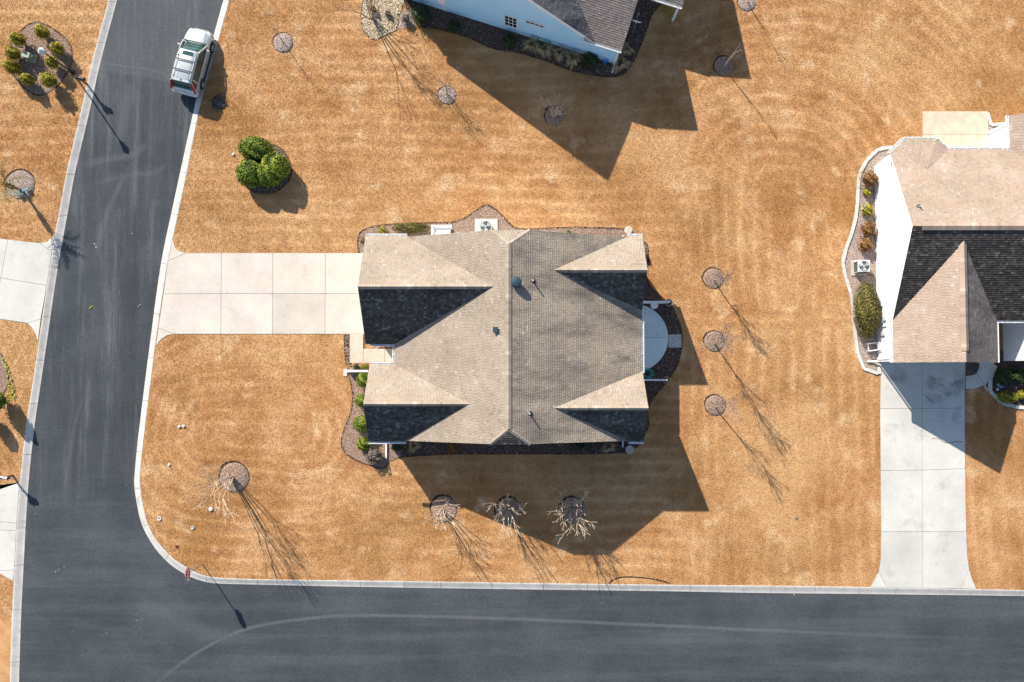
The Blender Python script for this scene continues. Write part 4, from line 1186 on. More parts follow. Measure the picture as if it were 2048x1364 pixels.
def on_wall(u, v):
    """point of the south wall seen at (u, v)"""
    lo, hi = 0.0, 7.0
    for _ in range(40):
        m = (lo + hi) / 2; p = W(u, v, m)
        if (p - O2).dot(vy) > 0: lo, hi = lo, m
        else: lo, hi = m, hi
        # the wall point has zero distance in the vy direction
    p = W(u, v, (lo + hi) / 2)
    return p
def wall_pt(u, v):
    best = None
    for k in range(141):
        p = W(u, v, k * 0.05); d = abs((p - O2).dot(vy))
        if best is None or d < best[0]: best = (d, p)
    return best[1]
pw1 = wall_pt(1022, 42)
PT.append(window(None, tuple(Vector((pw1.x, pw1.y, 0)) - vy * 0.02 + Vector((0, 0, pw1.z))), 0.9, 1.5, tuple(-vy), (3, 3)))
pw2 = wall_pt(1070, 46.5)
PT.append(window(None, tuple(Vector((pw2.x, pw2.y, 0)) - vy * 0.02 + Vector((0, 0, pw2.z))), 1.3, 0.36, tuple(-vy), (4, 1)))
p3 = wall_pt(888, 14)
mb = MB(); q0 = Vector((p3.x, p3.y, 0)) - vy * 0.1
for k_ in range(2):
    m2 = MB(); m2.tube(q0 + ux * (k_ * .18) + Vector((0, 0, 1.9)), q0 + ux * (k_ * .18) + Vector((0, 0, .25)), 0.04); PT.append(m2.build("conduit", M['trim']))
mb.box(q0 + Vector((0, 0, 1.7)), (.5, .2, .7), math.atan2(ux.y, ux.x)); PT.append(mb.build("meter_box", M['trim']))
for uu, vv in ((1007, 17), (1062, 33)):
    p4 = wall_pt(uu, vv); mb = MB(); mb.tube(p4 - vy * 0.0, p4 - vy * 0.09, 0.09, 0.07, 12); PT.append(mb.build("wall_vent", M['trim']))
PT.append(downspout(tuple(Vector(T(0.08, -0.1, 0))), tuple(-vy), 2.8, 0.5))
adopt(th, PT)
EXCL.append([T(-15.2, 0, 0)[:2], T(0, 0, 0)[:2], T(0, 19, 0)[:2], T(-15.2, 19, 0)[:2]])

# ------------------------------------------------------------------ leafy shrubs
def leaf_mesh(name, rx, ry, rz, n, leaf, mat, seed, lump=0.12, core=True, flat=0.0, z0=None):
    """a rounded bush: leaf-sized faces spread through the outer shell round a dark core; origin at the ground"""
    rg = np.random.default_rng(seed)
    d = rg.normal(size=(n, 3)); d /= np.linalg.norm(d, axis=1)[:, None]
    d[:, 2] = np.where(d[:, 2] < -0.55, -d[:, 2], d[:, 2])
    ph = rg.uniform(0, 6.28, 6); fr = rg.uniform(2.0, 4.6, (6, 3))
    bumpv = sum(np.sin((d * fr[i]).sum(1) * 1.6 + ph[i]) for i in range(6)) / 6
    rad = (1 + lump * 2.2 * bumpv) * (1 - np.abs(rg.normal(0, 0.10, n)))
    ctr = rz if z0 is None else z0
    p = d * rad[:, None] * np.array([rx, ry, rz]) + np.array([0, 0, ctr])
    p[:, 2] = np.maximum(p[:, 2], 0.02)
    nn = d + rg.normal(0, 0.55, (n, 3)); nn /= np.linalg.norm(nn, axis=1)[:, None]
    t = np.cross(nn, rg.normal(size=(n, 3))); t /= np.linalg.norm(t, axis=1)[:, None]
    b = np.cross(nn, t)
    L = leaf * rg.uniform(0.6, 1.3, n)[:, None]; Wd = L * 0.55
    V = np.stack([p - t * L / 2, p + b * Wd / 2, p + t * L / 2, p - b * Wd / 2], 1).reshape(-1, 3)
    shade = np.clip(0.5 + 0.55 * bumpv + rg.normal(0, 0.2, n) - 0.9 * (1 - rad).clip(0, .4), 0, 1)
    rn = np.repeat(shade, 4)
    F = np.arange(4 * n, dtype=np.int32)
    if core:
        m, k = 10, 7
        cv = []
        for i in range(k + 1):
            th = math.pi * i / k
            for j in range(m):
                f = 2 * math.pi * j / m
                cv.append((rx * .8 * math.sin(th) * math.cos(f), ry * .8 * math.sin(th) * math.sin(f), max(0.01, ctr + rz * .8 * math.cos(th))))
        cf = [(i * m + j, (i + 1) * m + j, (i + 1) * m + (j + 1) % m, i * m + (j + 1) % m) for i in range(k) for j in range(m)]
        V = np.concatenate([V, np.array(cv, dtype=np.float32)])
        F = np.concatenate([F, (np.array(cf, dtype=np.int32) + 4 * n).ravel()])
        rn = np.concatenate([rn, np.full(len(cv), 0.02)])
    return np_mesh(name, V, F, 4, rn, mat)

def stems(parent, r, h, n=4, mat=None):
    mb = MB(); rr = random.Random(int(r * 1000))
    for i in range(n):
        a = rr.uniform(0, 6.28); q = r * .5
        mb.tube((0, 0, 0), (q * math.cos(a), q * math.sin(a), h), 0.03, 0.012, 5)
    return mb.build("stem", mat or M['bark_grey'], parent)

def shrub(name, label, cat, group, u, v, rpx, h, mat, n=900, leaf=0.10, seed=0, ry=None, lump=0.12, rz=0.0, zc=None):
    """u, v: where the photo shows the bush's middle; rpx: radius in photo pixels"""
    r = rpx * 0.0339 * (1 - 0.5 * h / H)
    c = W(u, v, h * 0.5)
    root = empty(name, (c.x, c.y, 0), rz)
    tag(root, label, cat, group)
    ryy = r if ry is None else ry * 0.0339
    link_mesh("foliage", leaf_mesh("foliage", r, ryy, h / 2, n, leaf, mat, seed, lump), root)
    stems(root, r, h * .5)
    return root

ISL = [(37.5, 79, 13.5, 'beside the left edge, topmost on the left of the bed'), (85, 65, 13, 'at the top of the bed'), (116, 98, 11.5, 'behind the black lamp post'), (105, 125, 11.5, 'in the middle of the bed, right of the green cabinet'),
       (99, 161, 15.5, 'largest at the bottom right of the bed'), (55, 159, 12, 'at the bottom left of the bed'), (26.5, 107, 13, 'second from the top on the left side of the bed'), (25, 134, 15.5, 'yellowest and lowest on the left side of the bed')]
for i, (u, v, r, t) in enumerate(ISL):
    shrub("clipped_shrub", "round olive-gold shrub " + t, "shrub", "olive shrubs in the island bed", u, v, r, 1.4 if r > 13 else 1.2, M['f_olive'], 1500, 0.10, seed=100 + i, lump=.2)
CL = [(512, 299, 36, 25, .15, 'bright green rounded shrub at the top of the lawn clump', 1), (551, 334, 29, 28, .9, 'bright green rounded shrub at the right of the lawn clump', 2), (501, 346, 28, 29, 0, 'bright green rounded shrub at the lower left of the lawn clump', 3), (537, 348, 26, 25, .6, 'bright green shrub squeezed at the lower middle of the lawn clump', 4)]
for (u, v, rx, ry, a, lab, sd) in CL:
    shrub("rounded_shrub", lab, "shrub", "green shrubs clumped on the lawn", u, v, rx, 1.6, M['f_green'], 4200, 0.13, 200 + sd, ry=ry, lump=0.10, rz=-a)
FR = [(727, 760, 15, .95, 'beside the porch wall'), (724, 801, 14, .95, 'second from the porch'), (723, 848, 18, 1.1, 'largest, third from the porch'), (727, 888, 14, .8, 'last, at the house corner')]
for i, (u, v, r, h, t) in enumerate(FR):
    shrub("rounded_shrub", "bright green round shrub in the front bed, " + t, "shrub", "green shrubs along the front wall", u, v, r, h, M['f_green'], 1700, 0.085, 300 + i, lump=0.06)
shrub("low_shrub", "dark bluish green low shrub by the porch bricks", "shrub", None, 713, 733, 6, .4, M['f_dark'], 350, .07, 310)
shrub("low_shrub", "yellow-green low shrub between porch bricks and white step", "shrub", None, 729, 732, 8, .4, M['f_yellow'], 400, .07, 311, ry=5)
shrub("loose_shrub", "straggly grey-green shrub at the front corner downspout", "shrub", None, 748, 912, 17, .8, M['f_grey'], 900, .10, 312, lump=.25)
shrub("clipped_hedge", "clipped olive hedge under the garage gutter beside white screen", "hedge", None, 823, 456, 40, .75, M['f_hedge'], 3000, .075, 320, ry=11, lump=.04)
shrub("loose_shrub", "sparse yellow-green shrub left of the clipped garage hedge", "shrub", None, 765, 460, 9, .5, M['f_olive'], 350, .08, 321, lump=.3)
shrub("loose_shrub", "rusty low shrub at the garage corner by the drive", "shrub", None, 727, 482, 7, .4, M['f_orange'], 300, .07, 322, lump=.3)
shrub("low_shrub", "tiny green shrub in the north bed near the downspout", "shrub", None, 1136, 464, 4.5, .3, M['f_green'], 200, .06, 323)
shrub("low_shrub", "green shrub against the east wall above the patio bed", "shrub", None, 1288, 510, 7, .5, M['f_green'], 350, .07, 324)
SB = [(792, 893, 11, 'f_dark', 'dark green shrub under the south gutter, leftmost of the shaded bed'), (905, 896, 13, 'f_orange', 'rusty shrub in the shaded bed below the clipped ridge'), (1157, 891, 11, 'f_dark', 'dark green shrub in the shaded bed by the right-hand gutter end')]
for i, (u, v, r, m, lab) in enumerate(SB): shrub("low_shrub", lab, "shrub", "shrubs in the shaded south bed", u, v, r, .6, M[m], 500, .09, 330 + i, lump=.2)
# right-hand house
RS = [(1739, 358, 17, 1.0, 'f_orange', 'tall orange-red shrub nearest the north end of the white wall'), (1733, 385, 7, .5, 'f_yellow', 'small yellow-green shrub touching the tall orange one'), (1735, 421, 11, .6, 'f_yellow', 'small yellow-green shrub standing alone by the white wall'),
      (1736, 458, 16, .8, 'f_orange', 'orange shrub, middle of the bed along the white wall'), (1731, 490, 14, .7, 'f_orange', 'orange shrub just above the white-topped air conditioner')]
for i, (u, v, r, h, m, lab) in enumerate(RS): shrub("loose_shrub", lab, "shrub", "shrubs along the white wall", u, v, r, h, M[m], 1000, .10, 340 + i, lump=.28)
shrub("clipped_hedge", "large bronzed green clipped hedge against the white wall", "hedge", None, 1733, 620, 27, 1.5, M['f_hedge'], 6500, .095, 350, ry=58, lump=.035)
shrub("low_shrub", "bright yellow-green mounded shrub in the dark entry bed", "shrub", None, 2015, 794, 20, .6, M['f_yellow'], 1500, .075, 351, ry=13)
shrub("low_shrub", "bright yellow shrub cut by the right picture edge", "shrub", None, 2043, 790, 9, .55, M['f_yellow'], 600, .075, 352)
shrub("low_shrub", "large dark green shrub in the shaded entry bed", "shrub", None, 2008, 753, 19, .8, M['f_dark'], 900, .10, 353, lump=.2)
shrub("low_shrub", "dark green shrub at the right edge of the shaded entry bed", "shrub", None, 2040, 752, 16, .8, M['f_dark'], 800, .10, 354, lump=.2)
# top house
TS = [(842, 28, 20, 1.0, 'f_dark', 'large dark green shrub at the left end of the top house bed'), (1018, 82, 14, .7, 'f_dark', 'dark green shrub below the top house window'), (908, 52, 12, .5, 'f_dark', 'low dark shrub under the top house meter box'), (1180, 121, 17, .8, 'f_dark', 'dark green shrub right of the straw grasses')]
for i, (u, v, r, h, m, lab) in enumerate(TS): shrub("low_shrub", lab, "shrub", "dark shrubs by the top house", u, v, r, h, M[m], 800, .11, 360 + i, lump=.2)
shrub("loose_shrub", "grey twiggy shrub at the tip of the gravel bed", "shrub", None, 812, 38, 9, .6, M['f_grey'], 500, .09, 370, lump=.3)
shrub("loose_shrub", "small rusty brown tuft on the beige gravel", "shrub", None, 746, 17, 7, .5, M['f_orange'], 300, .09, 371, lump=.3)
shrub("loose_shrub", "small grey-brown tuft in the middle of the gravel", "shrub", None, 776, 27, 6, .4, M['f_grey'], 300, .09, 372, lump=.3)
# bushes at the left edge
shrub("rounded_shrub", "dark green shrub at the left picture edge by lime weeds", "shrub", None, -6, 802, 17, 1.9, M['f_green'], 1800, .12, 380)
shrub("rounded_shrub", "dark green shrub cut by the left edge, shadow only", "shrub", None, -22, 842, 13, 1.5, M['f_green'], 1200, .12, 381)

def blades(name, label, cat, group, u, v, rpx, h, mat, n=260, seed=0):
    c = W(u, v, h * .35); r = rpx * 0.0339
    root = empty(name, (c.x, c.y, 0)); tag(root, label, cat, group, "thing")
    rg = np.random.default_rng(seed)
    a = rg.uniform(0, 6.28, n); out = r * np.sqrt(rg.uniform(0.08, 1.6, n)) * (1 + .25 * np.sin(3 * a + seed)); hh = h * rg.uniform(.55, 1.0, n)
    ca, sa = np.cos(a), np.sin(a); w = 0.014
    def P(f, g, s): return np.stack([ca * out * f - sa * s, sa * out * f + ca * s, hh * g], 1)
    V = np.stack([P(.03, 0, -w), P(.03, 0, w), P(.45, .8, w), P(.45, .8, -w), P(.45, .8, -w), P(.45, .8, w), P(1, .55, w * .3), P(1, .55, -w * .3)], 1).reshape(-1, 3)
    link_mesh("blades", np_mesh("blades", V, np.arange(8 * n, dtype=np.int32), 4, np.repeat(rg.random(n), 8), mat), root)
    mb = MB(); mb.lathe((0, 0, 0), [(r * .16, 0), (r * .13, h * .12), (r * .05, h * .2)], 9); mb.build("crown", M['f_grey'], root)
    return root
OG = [(1064, 91, 16, 'leftmost of the four below the narrow window'), (1089, 101, 14, 'second from the left in the row'), (1118, 108, 12, 'third from the left, smaller'), (1145, 117, 16, 'fourth from the left, beside the dark shrub'), (1240, 127, 15, 'at the house corner downspout'), (1252, 101, 11, 'round the corner on the east side')]
for i, (u, v, r, t) in enumerate(OG): blades("ornamental_grass", "straw-coloured ornamental grass clump " + t, "grass clump", "straw grass clumps by the top house", u, v, r * 1.15, .95, M['f_straw'], 190, 400 + i)
blades("ornamental_grass", "straw grass clump in the shaded bed near the left gutter", "grass clump", None, 828, 891, 12, .6, M['f_straw'], 220, 410)
blades("ornamental_grass", "straw grass clump in the shaded bed under the right gutter", "grass clump", None, 1217, 892, 13, .6, M['f_straw'], 240, 411)
# weeds greening the verge at the left edge and a patch by the top house
def weeds(poly, n, seed, label):
    P = [(q.x, q.y) for q in Wp(poly)]
    V, F, rn = chips_in(P, n, .12, (), seed, .05)
    o = link_mesh("weeds", np_mesh("weeds", V, F, 4, rn, M['f_lime'])); tag(o, label, "weeds", kind="stuff")
weeds([(5, 715), (14, 722), (20, 745), (27, 770), (33, 795), (28, 806), (18, 795), (16, 772), (14, 745), (7, 728)], 120, 1, "lime green weeds edging the mulch at the left edge")
weeds([(1318, 18), (1330, 8), (1345, 15), (1358, 30), (1352, 42), (1336, 36)], 70, 2, "green weeds in the shade right of the top house")

# ------------------------------------------------------------------ bare trees
def bare_tree(label, group, u, v, h, seed, style="vase", mat='bark', spread=0.45, nst=5, dense=1.0, r0=0.05, lean=(0, 0), name="bare_tree", tipr=0.0075, maxl=3, kb=3):
    c = W(u, v)
    root = empty(name, (c.x, c.y, 0)); tag(root, label, "tree", group)
    rr = random.Random(seed)
    tr, cr = MB(), MB()
    def grow(p, d, L, r, lvl, maxl):
        n = 3
        mb = tr if lvl == 0 else cr
        for i in range(n):
            d2 = (d + Vector((rr.gauss(0, .10), rr.gauss(0, .10), rr.gauss(.05, .06)))).normalized()
            q = p + d2 * (L / n); r2 = max(tipr, r * (1 - .16))
            mb.tube(p, q, r, r2, 6 if lvl == 0 else 4, cap=False)
            if lvl < maxl and (i > 0 or lvl > 0):
                for _ in range(1 if rr.random() < .75 * dense else 2 if dense > 1 else 0):
                    s = Vector((rr.gauss(0, 1), rr.gauss(0, 1), rr.gauss(.25, .45))).normalized()
                    nd = (d2 * rr.uniform(.7, 1.1) + s * rr.uniform(.45, .8)).normalized()
                    grow(q, nd, L * rr.uniform(.45, .7), max(tipr, r2 * .55), lvl + 1, maxl)
            p, d, r = q, d2, r2
        if lvl < maxl:
            for k in range(2):
                s = Vector((rr.gauss(0, 1), rr.gauss(0, 1), .2)).normalized()
                grow(p, (d + s * .4).normalized(), L * rr.uniform(.5, .65), max(tipr, r * .75), lvl + 1, maxl)
    ld = Vector((lean[0], lean[1], 0))
    if style == "vase":
        for i in range(nst):
            a = 6.28 * i / nst + rr.uniform(-.25, .25); t = spread * rr.uniform(.6, 1.1)
            d = (Vector((math.cos(a) * t, math.sin(a) * t, 1)) + ld).normalized()
            grow(Vector((math.cos(a) * .06, math.sin(a) * .06, .05)), d, h * .52 * rr.uniform(.85, 1.1), r0, 0, maxl)
    else:
        p = Vector((0, 0, 0.05)); r = r0; d = (Vector((0, 0, 1)) + ld).normalized(); N_ = 9
        for i in range(N_):
            d = (d + Vector((rr.gauss(0, .035), rr.gauss(0, .035), 0))).normalized()
            q = p + d * (h / N_); r2 = max(.008, r * .86); tr.tube(p, q, r, r2, 7, cap=False)
            if i >= 2:
                f = 1 - abs((i / N_) - .5) * 1.3
                for k in range((rr.choice((kb - 1, kb, kb)))):
                    a = rr.uniform(0, 6.28)
                    nd = (Vector((math.cos(a) * spread, math.sin(a) * spread, .85)) + ld).normalized()
                    grow(q, nd, h * .34 * f * rr.uniform(.7, 1.15), max(tipr, r2 * .5), 1, maxl)
            p, r = q, r2
    tr.lathe((0, 0, 0), [(r0 * 1.9, 0.0), (r0 * 1.5, .06), (r0 * 1.1, .16)], 8)
    tr.build("trunk", M[mat], root)
    cr.build("branches", M[mat], root)
    return root
G = "bare young trees on the lawns"
bare_tree("small bare sapling in the ring nearest the parked car", G, 567, 86, 2.1, 1, "leader", 'bark_grey', .25, r0=.035, maxl=2, kb=1)
bare_tree("small bare sapling in the ring left of the house shadow tip", G, 896, 192, 2.5, 2, "vase", 'bark_grey', .12, 3, r0=.03, maxl=2)
bare_tree("bare multi-stemmed tree wholly in the top house shadow", G, 1108, 232, 2.2, 3, "vase", 'bark', .30, 7, 1.0, r0=.02, maxl=2, tipr=.009)
bare_tree("bare sapling at the shadow edge right of the top house", G, 1448, 134, 2.9, 4, "leader", 'bark', .25, r0=.045, maxl=2, kb=1, tipr=.010)
bare_tree("bare sapling cut by the top edge", G, 1494, 6, 2.5, 5, "leader", 'bark', .25, r0=.04, maxl=2, kb=1)
bare_tree("bare tree, uppermost of the three in the back lawn row", G, 1427, 561, 2.9, 6, "leader", 'bark_grey', .30, r0=.05, kb=2)
bare_tree("bare tree, middle and tallest of the three in the back lawn row", G, 1428, 687, 4.2, 7, "leader", 'bark_grey', .34, r0=.06, kb=3, dense=.85)
bare_tree("bare tree, lowest of the three in the back lawn row", G, 1430, 815, 3.5, 8, "leader", 'bark_grey', .30, r0=.05, kb=2)
bare_tree("large pale bare multi-stemmed tree in the front corner lawn", G, 466, 955, 5.0, 9, "vase", 'bark', .30, 8, .9, r0=.036, lean=(-.03, -.03), tipr=.011, maxl=2)
bare_tree("bare multi-stemmed tree, left of the three along the lower street", G, 886, 1018, 2.9, 18, "vase", 'bark', .24, 8, .7, r0=.034, tipr=.011, maxl=2)
bare_tree("bare multi-stemmed tree, middle of the three along the lower street", G, 1015, 1017, 2.9, 44, "vase", 'bark', .50, 10, .7, r0=.037, tipr=.010, maxl=2)
bare_tree("bare multi-stemmed tree, right and thickest of the three along the lower street", G, 1143, 1015, 3.3, 41, "vase", 'bark', .50, 11, .8, r0=.045, tipr=.0115, maxl=2)
bare_tree("bare slender tree standing on the beige gravel bed", G, 748, 40, 4.2, 14, "vase", 'bark_grey', .20, 5, .9, r0=.045, maxl=3)
shrub("dead_shrub", "grey leafless shrub on the lawn behind the car", "shrub", None, 437, 205, 15, .10, M['f_grey'], 600, .12, 390, lump=.3)

# young palm in the ring at the left edge
pb = W(47, 382)
pt = empty("palm_tree", (pb.x, pb.y, 0)); tag(pt, "young palm with braced yellow-green trunk in ring at left edge", "tree")
mb = MB()
zc = [(0.10, 0.0), (0.085, .3), (.08, .7)]
mb.lathe((0, 0, 0), [(.13, 0), (.10, .15), (.085, .6), (.09, 1.0)], 10); mb.build("trunk", M['bark_grey'], pt)
mb = MB(); rr = random.Random(3)
mb.lathe((0, 0, 1.0), [(.09, 0), (.15, .12), (.16, .6), (.12, 1.0)], 10)
for i in range(26):
    a = i * 2.4; z = 1.05 + i * .035
    mb.bar((.13 * math.cos(a), .13 * math.sin(a), z), (.2 * math.cos(a), .2 * math.sin(a), z + .2), .06, .02)
mb.build("leaf_boots", M['palm_trunk'], pt)
rg = random.Random(5)
for i in range(12):
    a = i * 2.4 + rg.uniform(-.2, .2); el = rg.uniform(.5, 1.35)
    mb = MB(); p = Vector((0, 0, 1.95)); d = Vector((math.cos(a) * math.cos(el), math.sin(a) * math.cos(el), math.sin(el)))
    for k in range(8):
        q = p + d * .19; mb.tube(p, q, .012, .01, 4, cap=False)
        s = d.cross(Vector((0, 0, 1))).normalized()
        if k > 1:
            for sg in (-1, 1):
                tip = q + s * sg * .34 * (1 - abs(k - 4) / 9) + d * .16 - Vector((0, 0, .04))
                mb.add([q - d * .03, q + d * .03, tip], [(0, 1, 2)], 0, rg.random())
                tip2 = q + s * sg * .3 * (1 - abs(k - 4) / 9) + d * .26
                mb.add([q + d * .05, q + d * .10, tip2], [(0, 1, 2)], 0, rg.random())
        d = (d + Vector((0, 0, -.07 - .02 * k))).normalized(); p = q
    mb.build("frond", M['f_hedge'], pt)
for k, (a, l) in enumerate(((.5, .62), (.62, .34), (.45, .3))):
    mb = MB(); off = (k - 1) * .42
    mb.box((.12 + off * .62, -.10 + off * .42, .25 + .10 * (k == 1)), (.30, .13, .12), .55); mb.build("brace_board", M['wood'], pt)

# ------------------------------------------------------------------ parked car
fw = W(423, 93, .36); rw = W(403, 168, .36)
hd = (fw - rw); hd.z = 0; hd.normalize()
rt = Vector((hd.y, -hd.x, 0))
WB, TR = 2.62, 0.79
mid = (fw + rw) / 2; mid.z = 0
cc = mid - rt * (TR + 0.09)
car = empty("parked_car", (cc.x, cc.y, ZR), math.atan2(-hd.x, hd.y))     # local y = forward, x = right
tag(car, "pale silver sport utility car parked against the right kerb", "car")
def loft(stations, mat, name, parent, smooth=True, closed_ends=True):
    """stations: (y, [(x, z) half profile from bottom centre side up to top centre])"""
    mb = MB(); vs = []; k = None
    for y, prof in stations:
        full = [(x, y, z) for x, z in prof] + [(-x, y, z) for x, z in reversed(prof)]
        k = len(full); vs += full
    n = len(stations)
    fs = [(i * k + j, i * k + (j + 1) % k, (i + 1) * k + (j + 1) % k, (i + 1) * k + j) for i in range(n - 1) for j in range(k)]
    if closed_ends: fs += [tuple(range(k))[::-1], tuple((n - 1) * k + j for j in range(k))]
    mb.add(vs, fs)
    o = mb.build(name, mat, parent, smooth=smooth)
    return o
def pf(hw, zb, zs, zt, tum=.06):
    """body section: half width, bottom, shoulder, top"""
    return [(hw - .10, zb), (hw - .015, zb + .09), (hw, (zb + zs) / 2), (hw - .01, zs - .06), (hw - .05, zs), (hw - .30, zt), (hw * .35, zt + .025)]
body = loft([(-2.26, pf(.72, .42, .70, .74)), (-2.20, pf(.82, .30, .86, .90)), (-2.02, pf(.90, .24, .98, 1.01)), (-1.3, pf(.91, .22, 1.01, 1.03)), (-.2, pf(.91, .22, 1.00, 1.02)), (.75, pf(.91, .22, .98, 1.01)),
             (1.15, pf(.905, .22, .95, 1.03)), (1.6, pf(.895, .23, .90, .99)), (1.95, pf(.83, .25, .82, .91)), (2.15, pf(.70, .30, .72, .81)), (2.27, pf(.46, .40, .62, .66))], M['paint'], "body", car)
# greenhouse: glass house with painted roof and pillars
def gp(hw, z0, ht, zt): return [(hw, z0), (hw - .03, z0 + .08), (ht + .04, zt - .10), (ht, zt - .02), (ht * .5, zt + .015)]
gl = loft([(-2.06, gp(.80, .97, .70, 1.05)), (-1.90, gp(.83, .98, .66, 1.40)), (-1.72, gp(.84, .98, .655, 1.56)), (-1.0, gp(.855, .99, .66, 1.60)), (0.0, gp(.86, .99, .655, 1.60)), (.45, gp(.855, .99, .64, 1.50)), (1.12, gp(.80, .99, .60, 1.06))], M['carglass'], "cabin_glass", car)
rf = loft([(-1.78, [(.70, 1.50), (.685, 1.575), (.34, 1.60)]), (-1.6, [(.71, 1.53), (.69, 1.61), (.34, 1.64)]), (-.8, [(.715, 1.55), (.695, 1.635), (.34, 1.665)]), (0, [(.71, 1.54), (.69, 1.625), (.34, 1.655)]), (.34, [(.695, 1.49), (.675, 1.565), (.34, 1.60)]), (.42, [(.68, 1.47), (.66, 1.53), (.34, 1.56)])], M['paint'], "roof", car)
for sg in (-1, 1):
    for nm, pts in (("windscreen_pillar", [(.87, 1.16, 1.00), (.70, .46, 1.50), (.695, .34, 1.55)]), ("door_pillar", [(.875, -.12, 1.0), (.71, -.16, 1.54)]), ("rear_pillar", [(.865, -1.52, 1.0), (.73, -1.50, 1.53)]), ("rear_pillar", [(.82, -2.03, 1.0), (.71, -1.76, 1.52)])):
        mb = MB()
        for a, b in zip(pts[:-1], pts[1:]):
            mb.bar((sg * a[0], a[1], a[2]), (sg * b[0], b[1], b[2]), .10 if nm != "door_pillar" else .06, .05, up=(sg, 0, 0.3))
        mb.build(nm, M['paint'] if nm != "door_pillar" else M['plastic'], car)
    mb = MB(); mb.bar((sg * .885, -2.0, 1.0), (sg * .885, 1.1, 1.0), .03, .05); mb.build("belt_trim", M['paint'], car)
    mb = MB(); mb.bar((sg * .91, -1.0, .34), (sg * .91, 1.0, .34), .05, .16); mb.build("side_skirt", M['plastic'], car)
    for y in (-.55, .55):
        mb = MB(); mb.bar((sg * .925, y - .1, .90), (sg * .925, y + .1, .90), .03, .035); mb.build("door_handle", M['paint'], car)
    for y in (-1.12, -.05, 1.0):
        mb = MB(); mb.bar((sg * .908, y, .36), (sg * .912, y, .97), .012, .012); mb.build("door_seam", M['plastic'], car)
    mb = MB(); mb.box((sg * 1.0, .80, 1.06), (.20, .10, .14)); mb.tube((sg * .86, .82, 1.02), (sg * .94, .81, 1.04), .03); mr = mb.build("mirror", M['paint'], car); bevel(mr, .02)
    mb = MB(); mb.bar((sg * .60, -1.55, 1.69), (sg * .60, .0, 1.70), .035, .04)
    for y in (-1.5, -.05): mb.box((sg * .60, y, 1.665), (.05, .1, .06))
    mb.build("roof_rail", M['alu'], car)
    mb = MB(); mb.box((sg * .62, 1.97, .77), (.26, .30, .14), sg * .55); hl = mb.build("headlight", M['lens'], car); bevel(hl, .05)
    # tall tail lamp hugging the tailgate glass
    mb = MB()
    prev = None
    for (x, y, z) in ((.80, -2.20, .88), (.83, -2.13, 1.0), (.775, -2.02, 1.18), (.73, -1.90, 1.36), (.70, -1.82, 1.50)):
        if prev is not None: mb.bar((sg * prev[0], prev[1], prev[2]), (sg * x, y, z), .10, .07, up=(0, -1, .5))
        prev = (x, y, z)
    mb.build("tail_lamp", M['redlens'], car)
    for y in (WB / 2, -WB / 2):
        mb = MB(); x0 = sg * (TR + .045)
        n = 28; prof = [(.22, -.11), (.31, -.115), (.345, -.09), (.35, -.03), (.35, .03), (.345, .09), (.31, .115), (.22, .11)]
        vs = [(x0 + b, y + a * math.cos(2 * math.pi * i / n), .35 + a * math.sin(2 * math.pi * i / n)) for a, b in prof for i in range(n)]
        fs = [(k * n + i, k * n + (i + 1) % n, (k + 1) * n + (i + 1) % n, (k + 1) * n + i) for k in range(len(prof) - 1) for i in range(n)]
        mb.add(vs, fs); wh = empty("wheel"); wh.parent = car
        mb.build("tyre", M['tyre'], wh, smooth=True)
        mb = MB(); mb.tube((x0 + sg * .09, y, .35), (x0 + sg * .105, y, .35), .215, .19, 20)
        for s in range(5):
            a = s * 2 * math.pi / 5
            mb.bar((x0 + sg * .118, y, .35), (x0 + sg * .115, y + .22 * math.cos(a), .35 + .22 * math.sin(a)), .06, .02, up=(1, 0, 0))
        mb.build("rim", M['rim'], wh)
        mb = MB(); pa = []
        for i in range(13):
            a = math.pi * i / 12
            pa.append((y + .40 * math.cos(a), .36 + .40 * math.sin(a)))
        for a, b in zip(pa[:-1], pa[1:]): mb.bar((sg * .905, a[0], a[1]), (sg * .905, b[0], b[1]), .05, .04, up=(1, 0, 0))
        mb.build("wheel_arch", M['paint'] if False else M['plastic'], car)
for y in (-1.05, -.35):
    mb = MB(); mb.bar((-.66, y, 1.735), (.66, y, 1.735), .06, .03); mb.build("cross_bar", M['black'], car)
mb = MB(); mb.add([(-.40, .02, 1.668), (.40, .02, 1.668), (.36, .30, 1.622), (-.36, .30, 1.622)], [(0, 1, 2, 3)]); mb.build("sunroof", M['carglass'], car)
mb = MB(); mb.bar((0, -1.62, 1.655), (0, -1.74, 1.70), .03, .05); mb.build("antenna", M['plastic'], car)
mb = MB(); mb.bar((-.55, -1.72, 1.635), (.55, -1.72, 1.635), .14, .03); mb.build("spoiler", M['paint'], car)
rb = loft([(-2.36, [(.50, .44), (.62, .56), (.50, .64)]), (-2.31, [(.78, .34), (.84, .52), (.80, .68)]), (-2.16, [(.86, .30), (.92, .5), (.88, .70)]), (-2.0, [(.88, .30), (.93, .5), (.90, .70)])], M['paint'], "rear_bumper", car)
mb = MB(); mb.box((0, -2.272, .84), (.52, .03, .14)); mb.build("number_plate", M['signwhite'], car)
fb = loft([(1.95, [(.84, .26), (.90, .45), (.86, .62)]), (2.15, [(.70, .26), (.76, .42), (.72, .6)]), (2.31, [(.42, .32), (.47, .44), (.42, .56)])], M['paint'], "front_bumper", car)
mb = MB(); mb.bar((-.78, 1.2, 1.045), (.78, 1.2, 1.045), .10, .02); mb.build("cowl", M['plastic'], car)
for sg in (-1, 1):
    mb = MB(); mb.bar((sg * .62, 1.22, 1.05), (sg * .50, 2.05, .93), .012, .012); mb.build("bonnet_seam", M['plastic'], car)
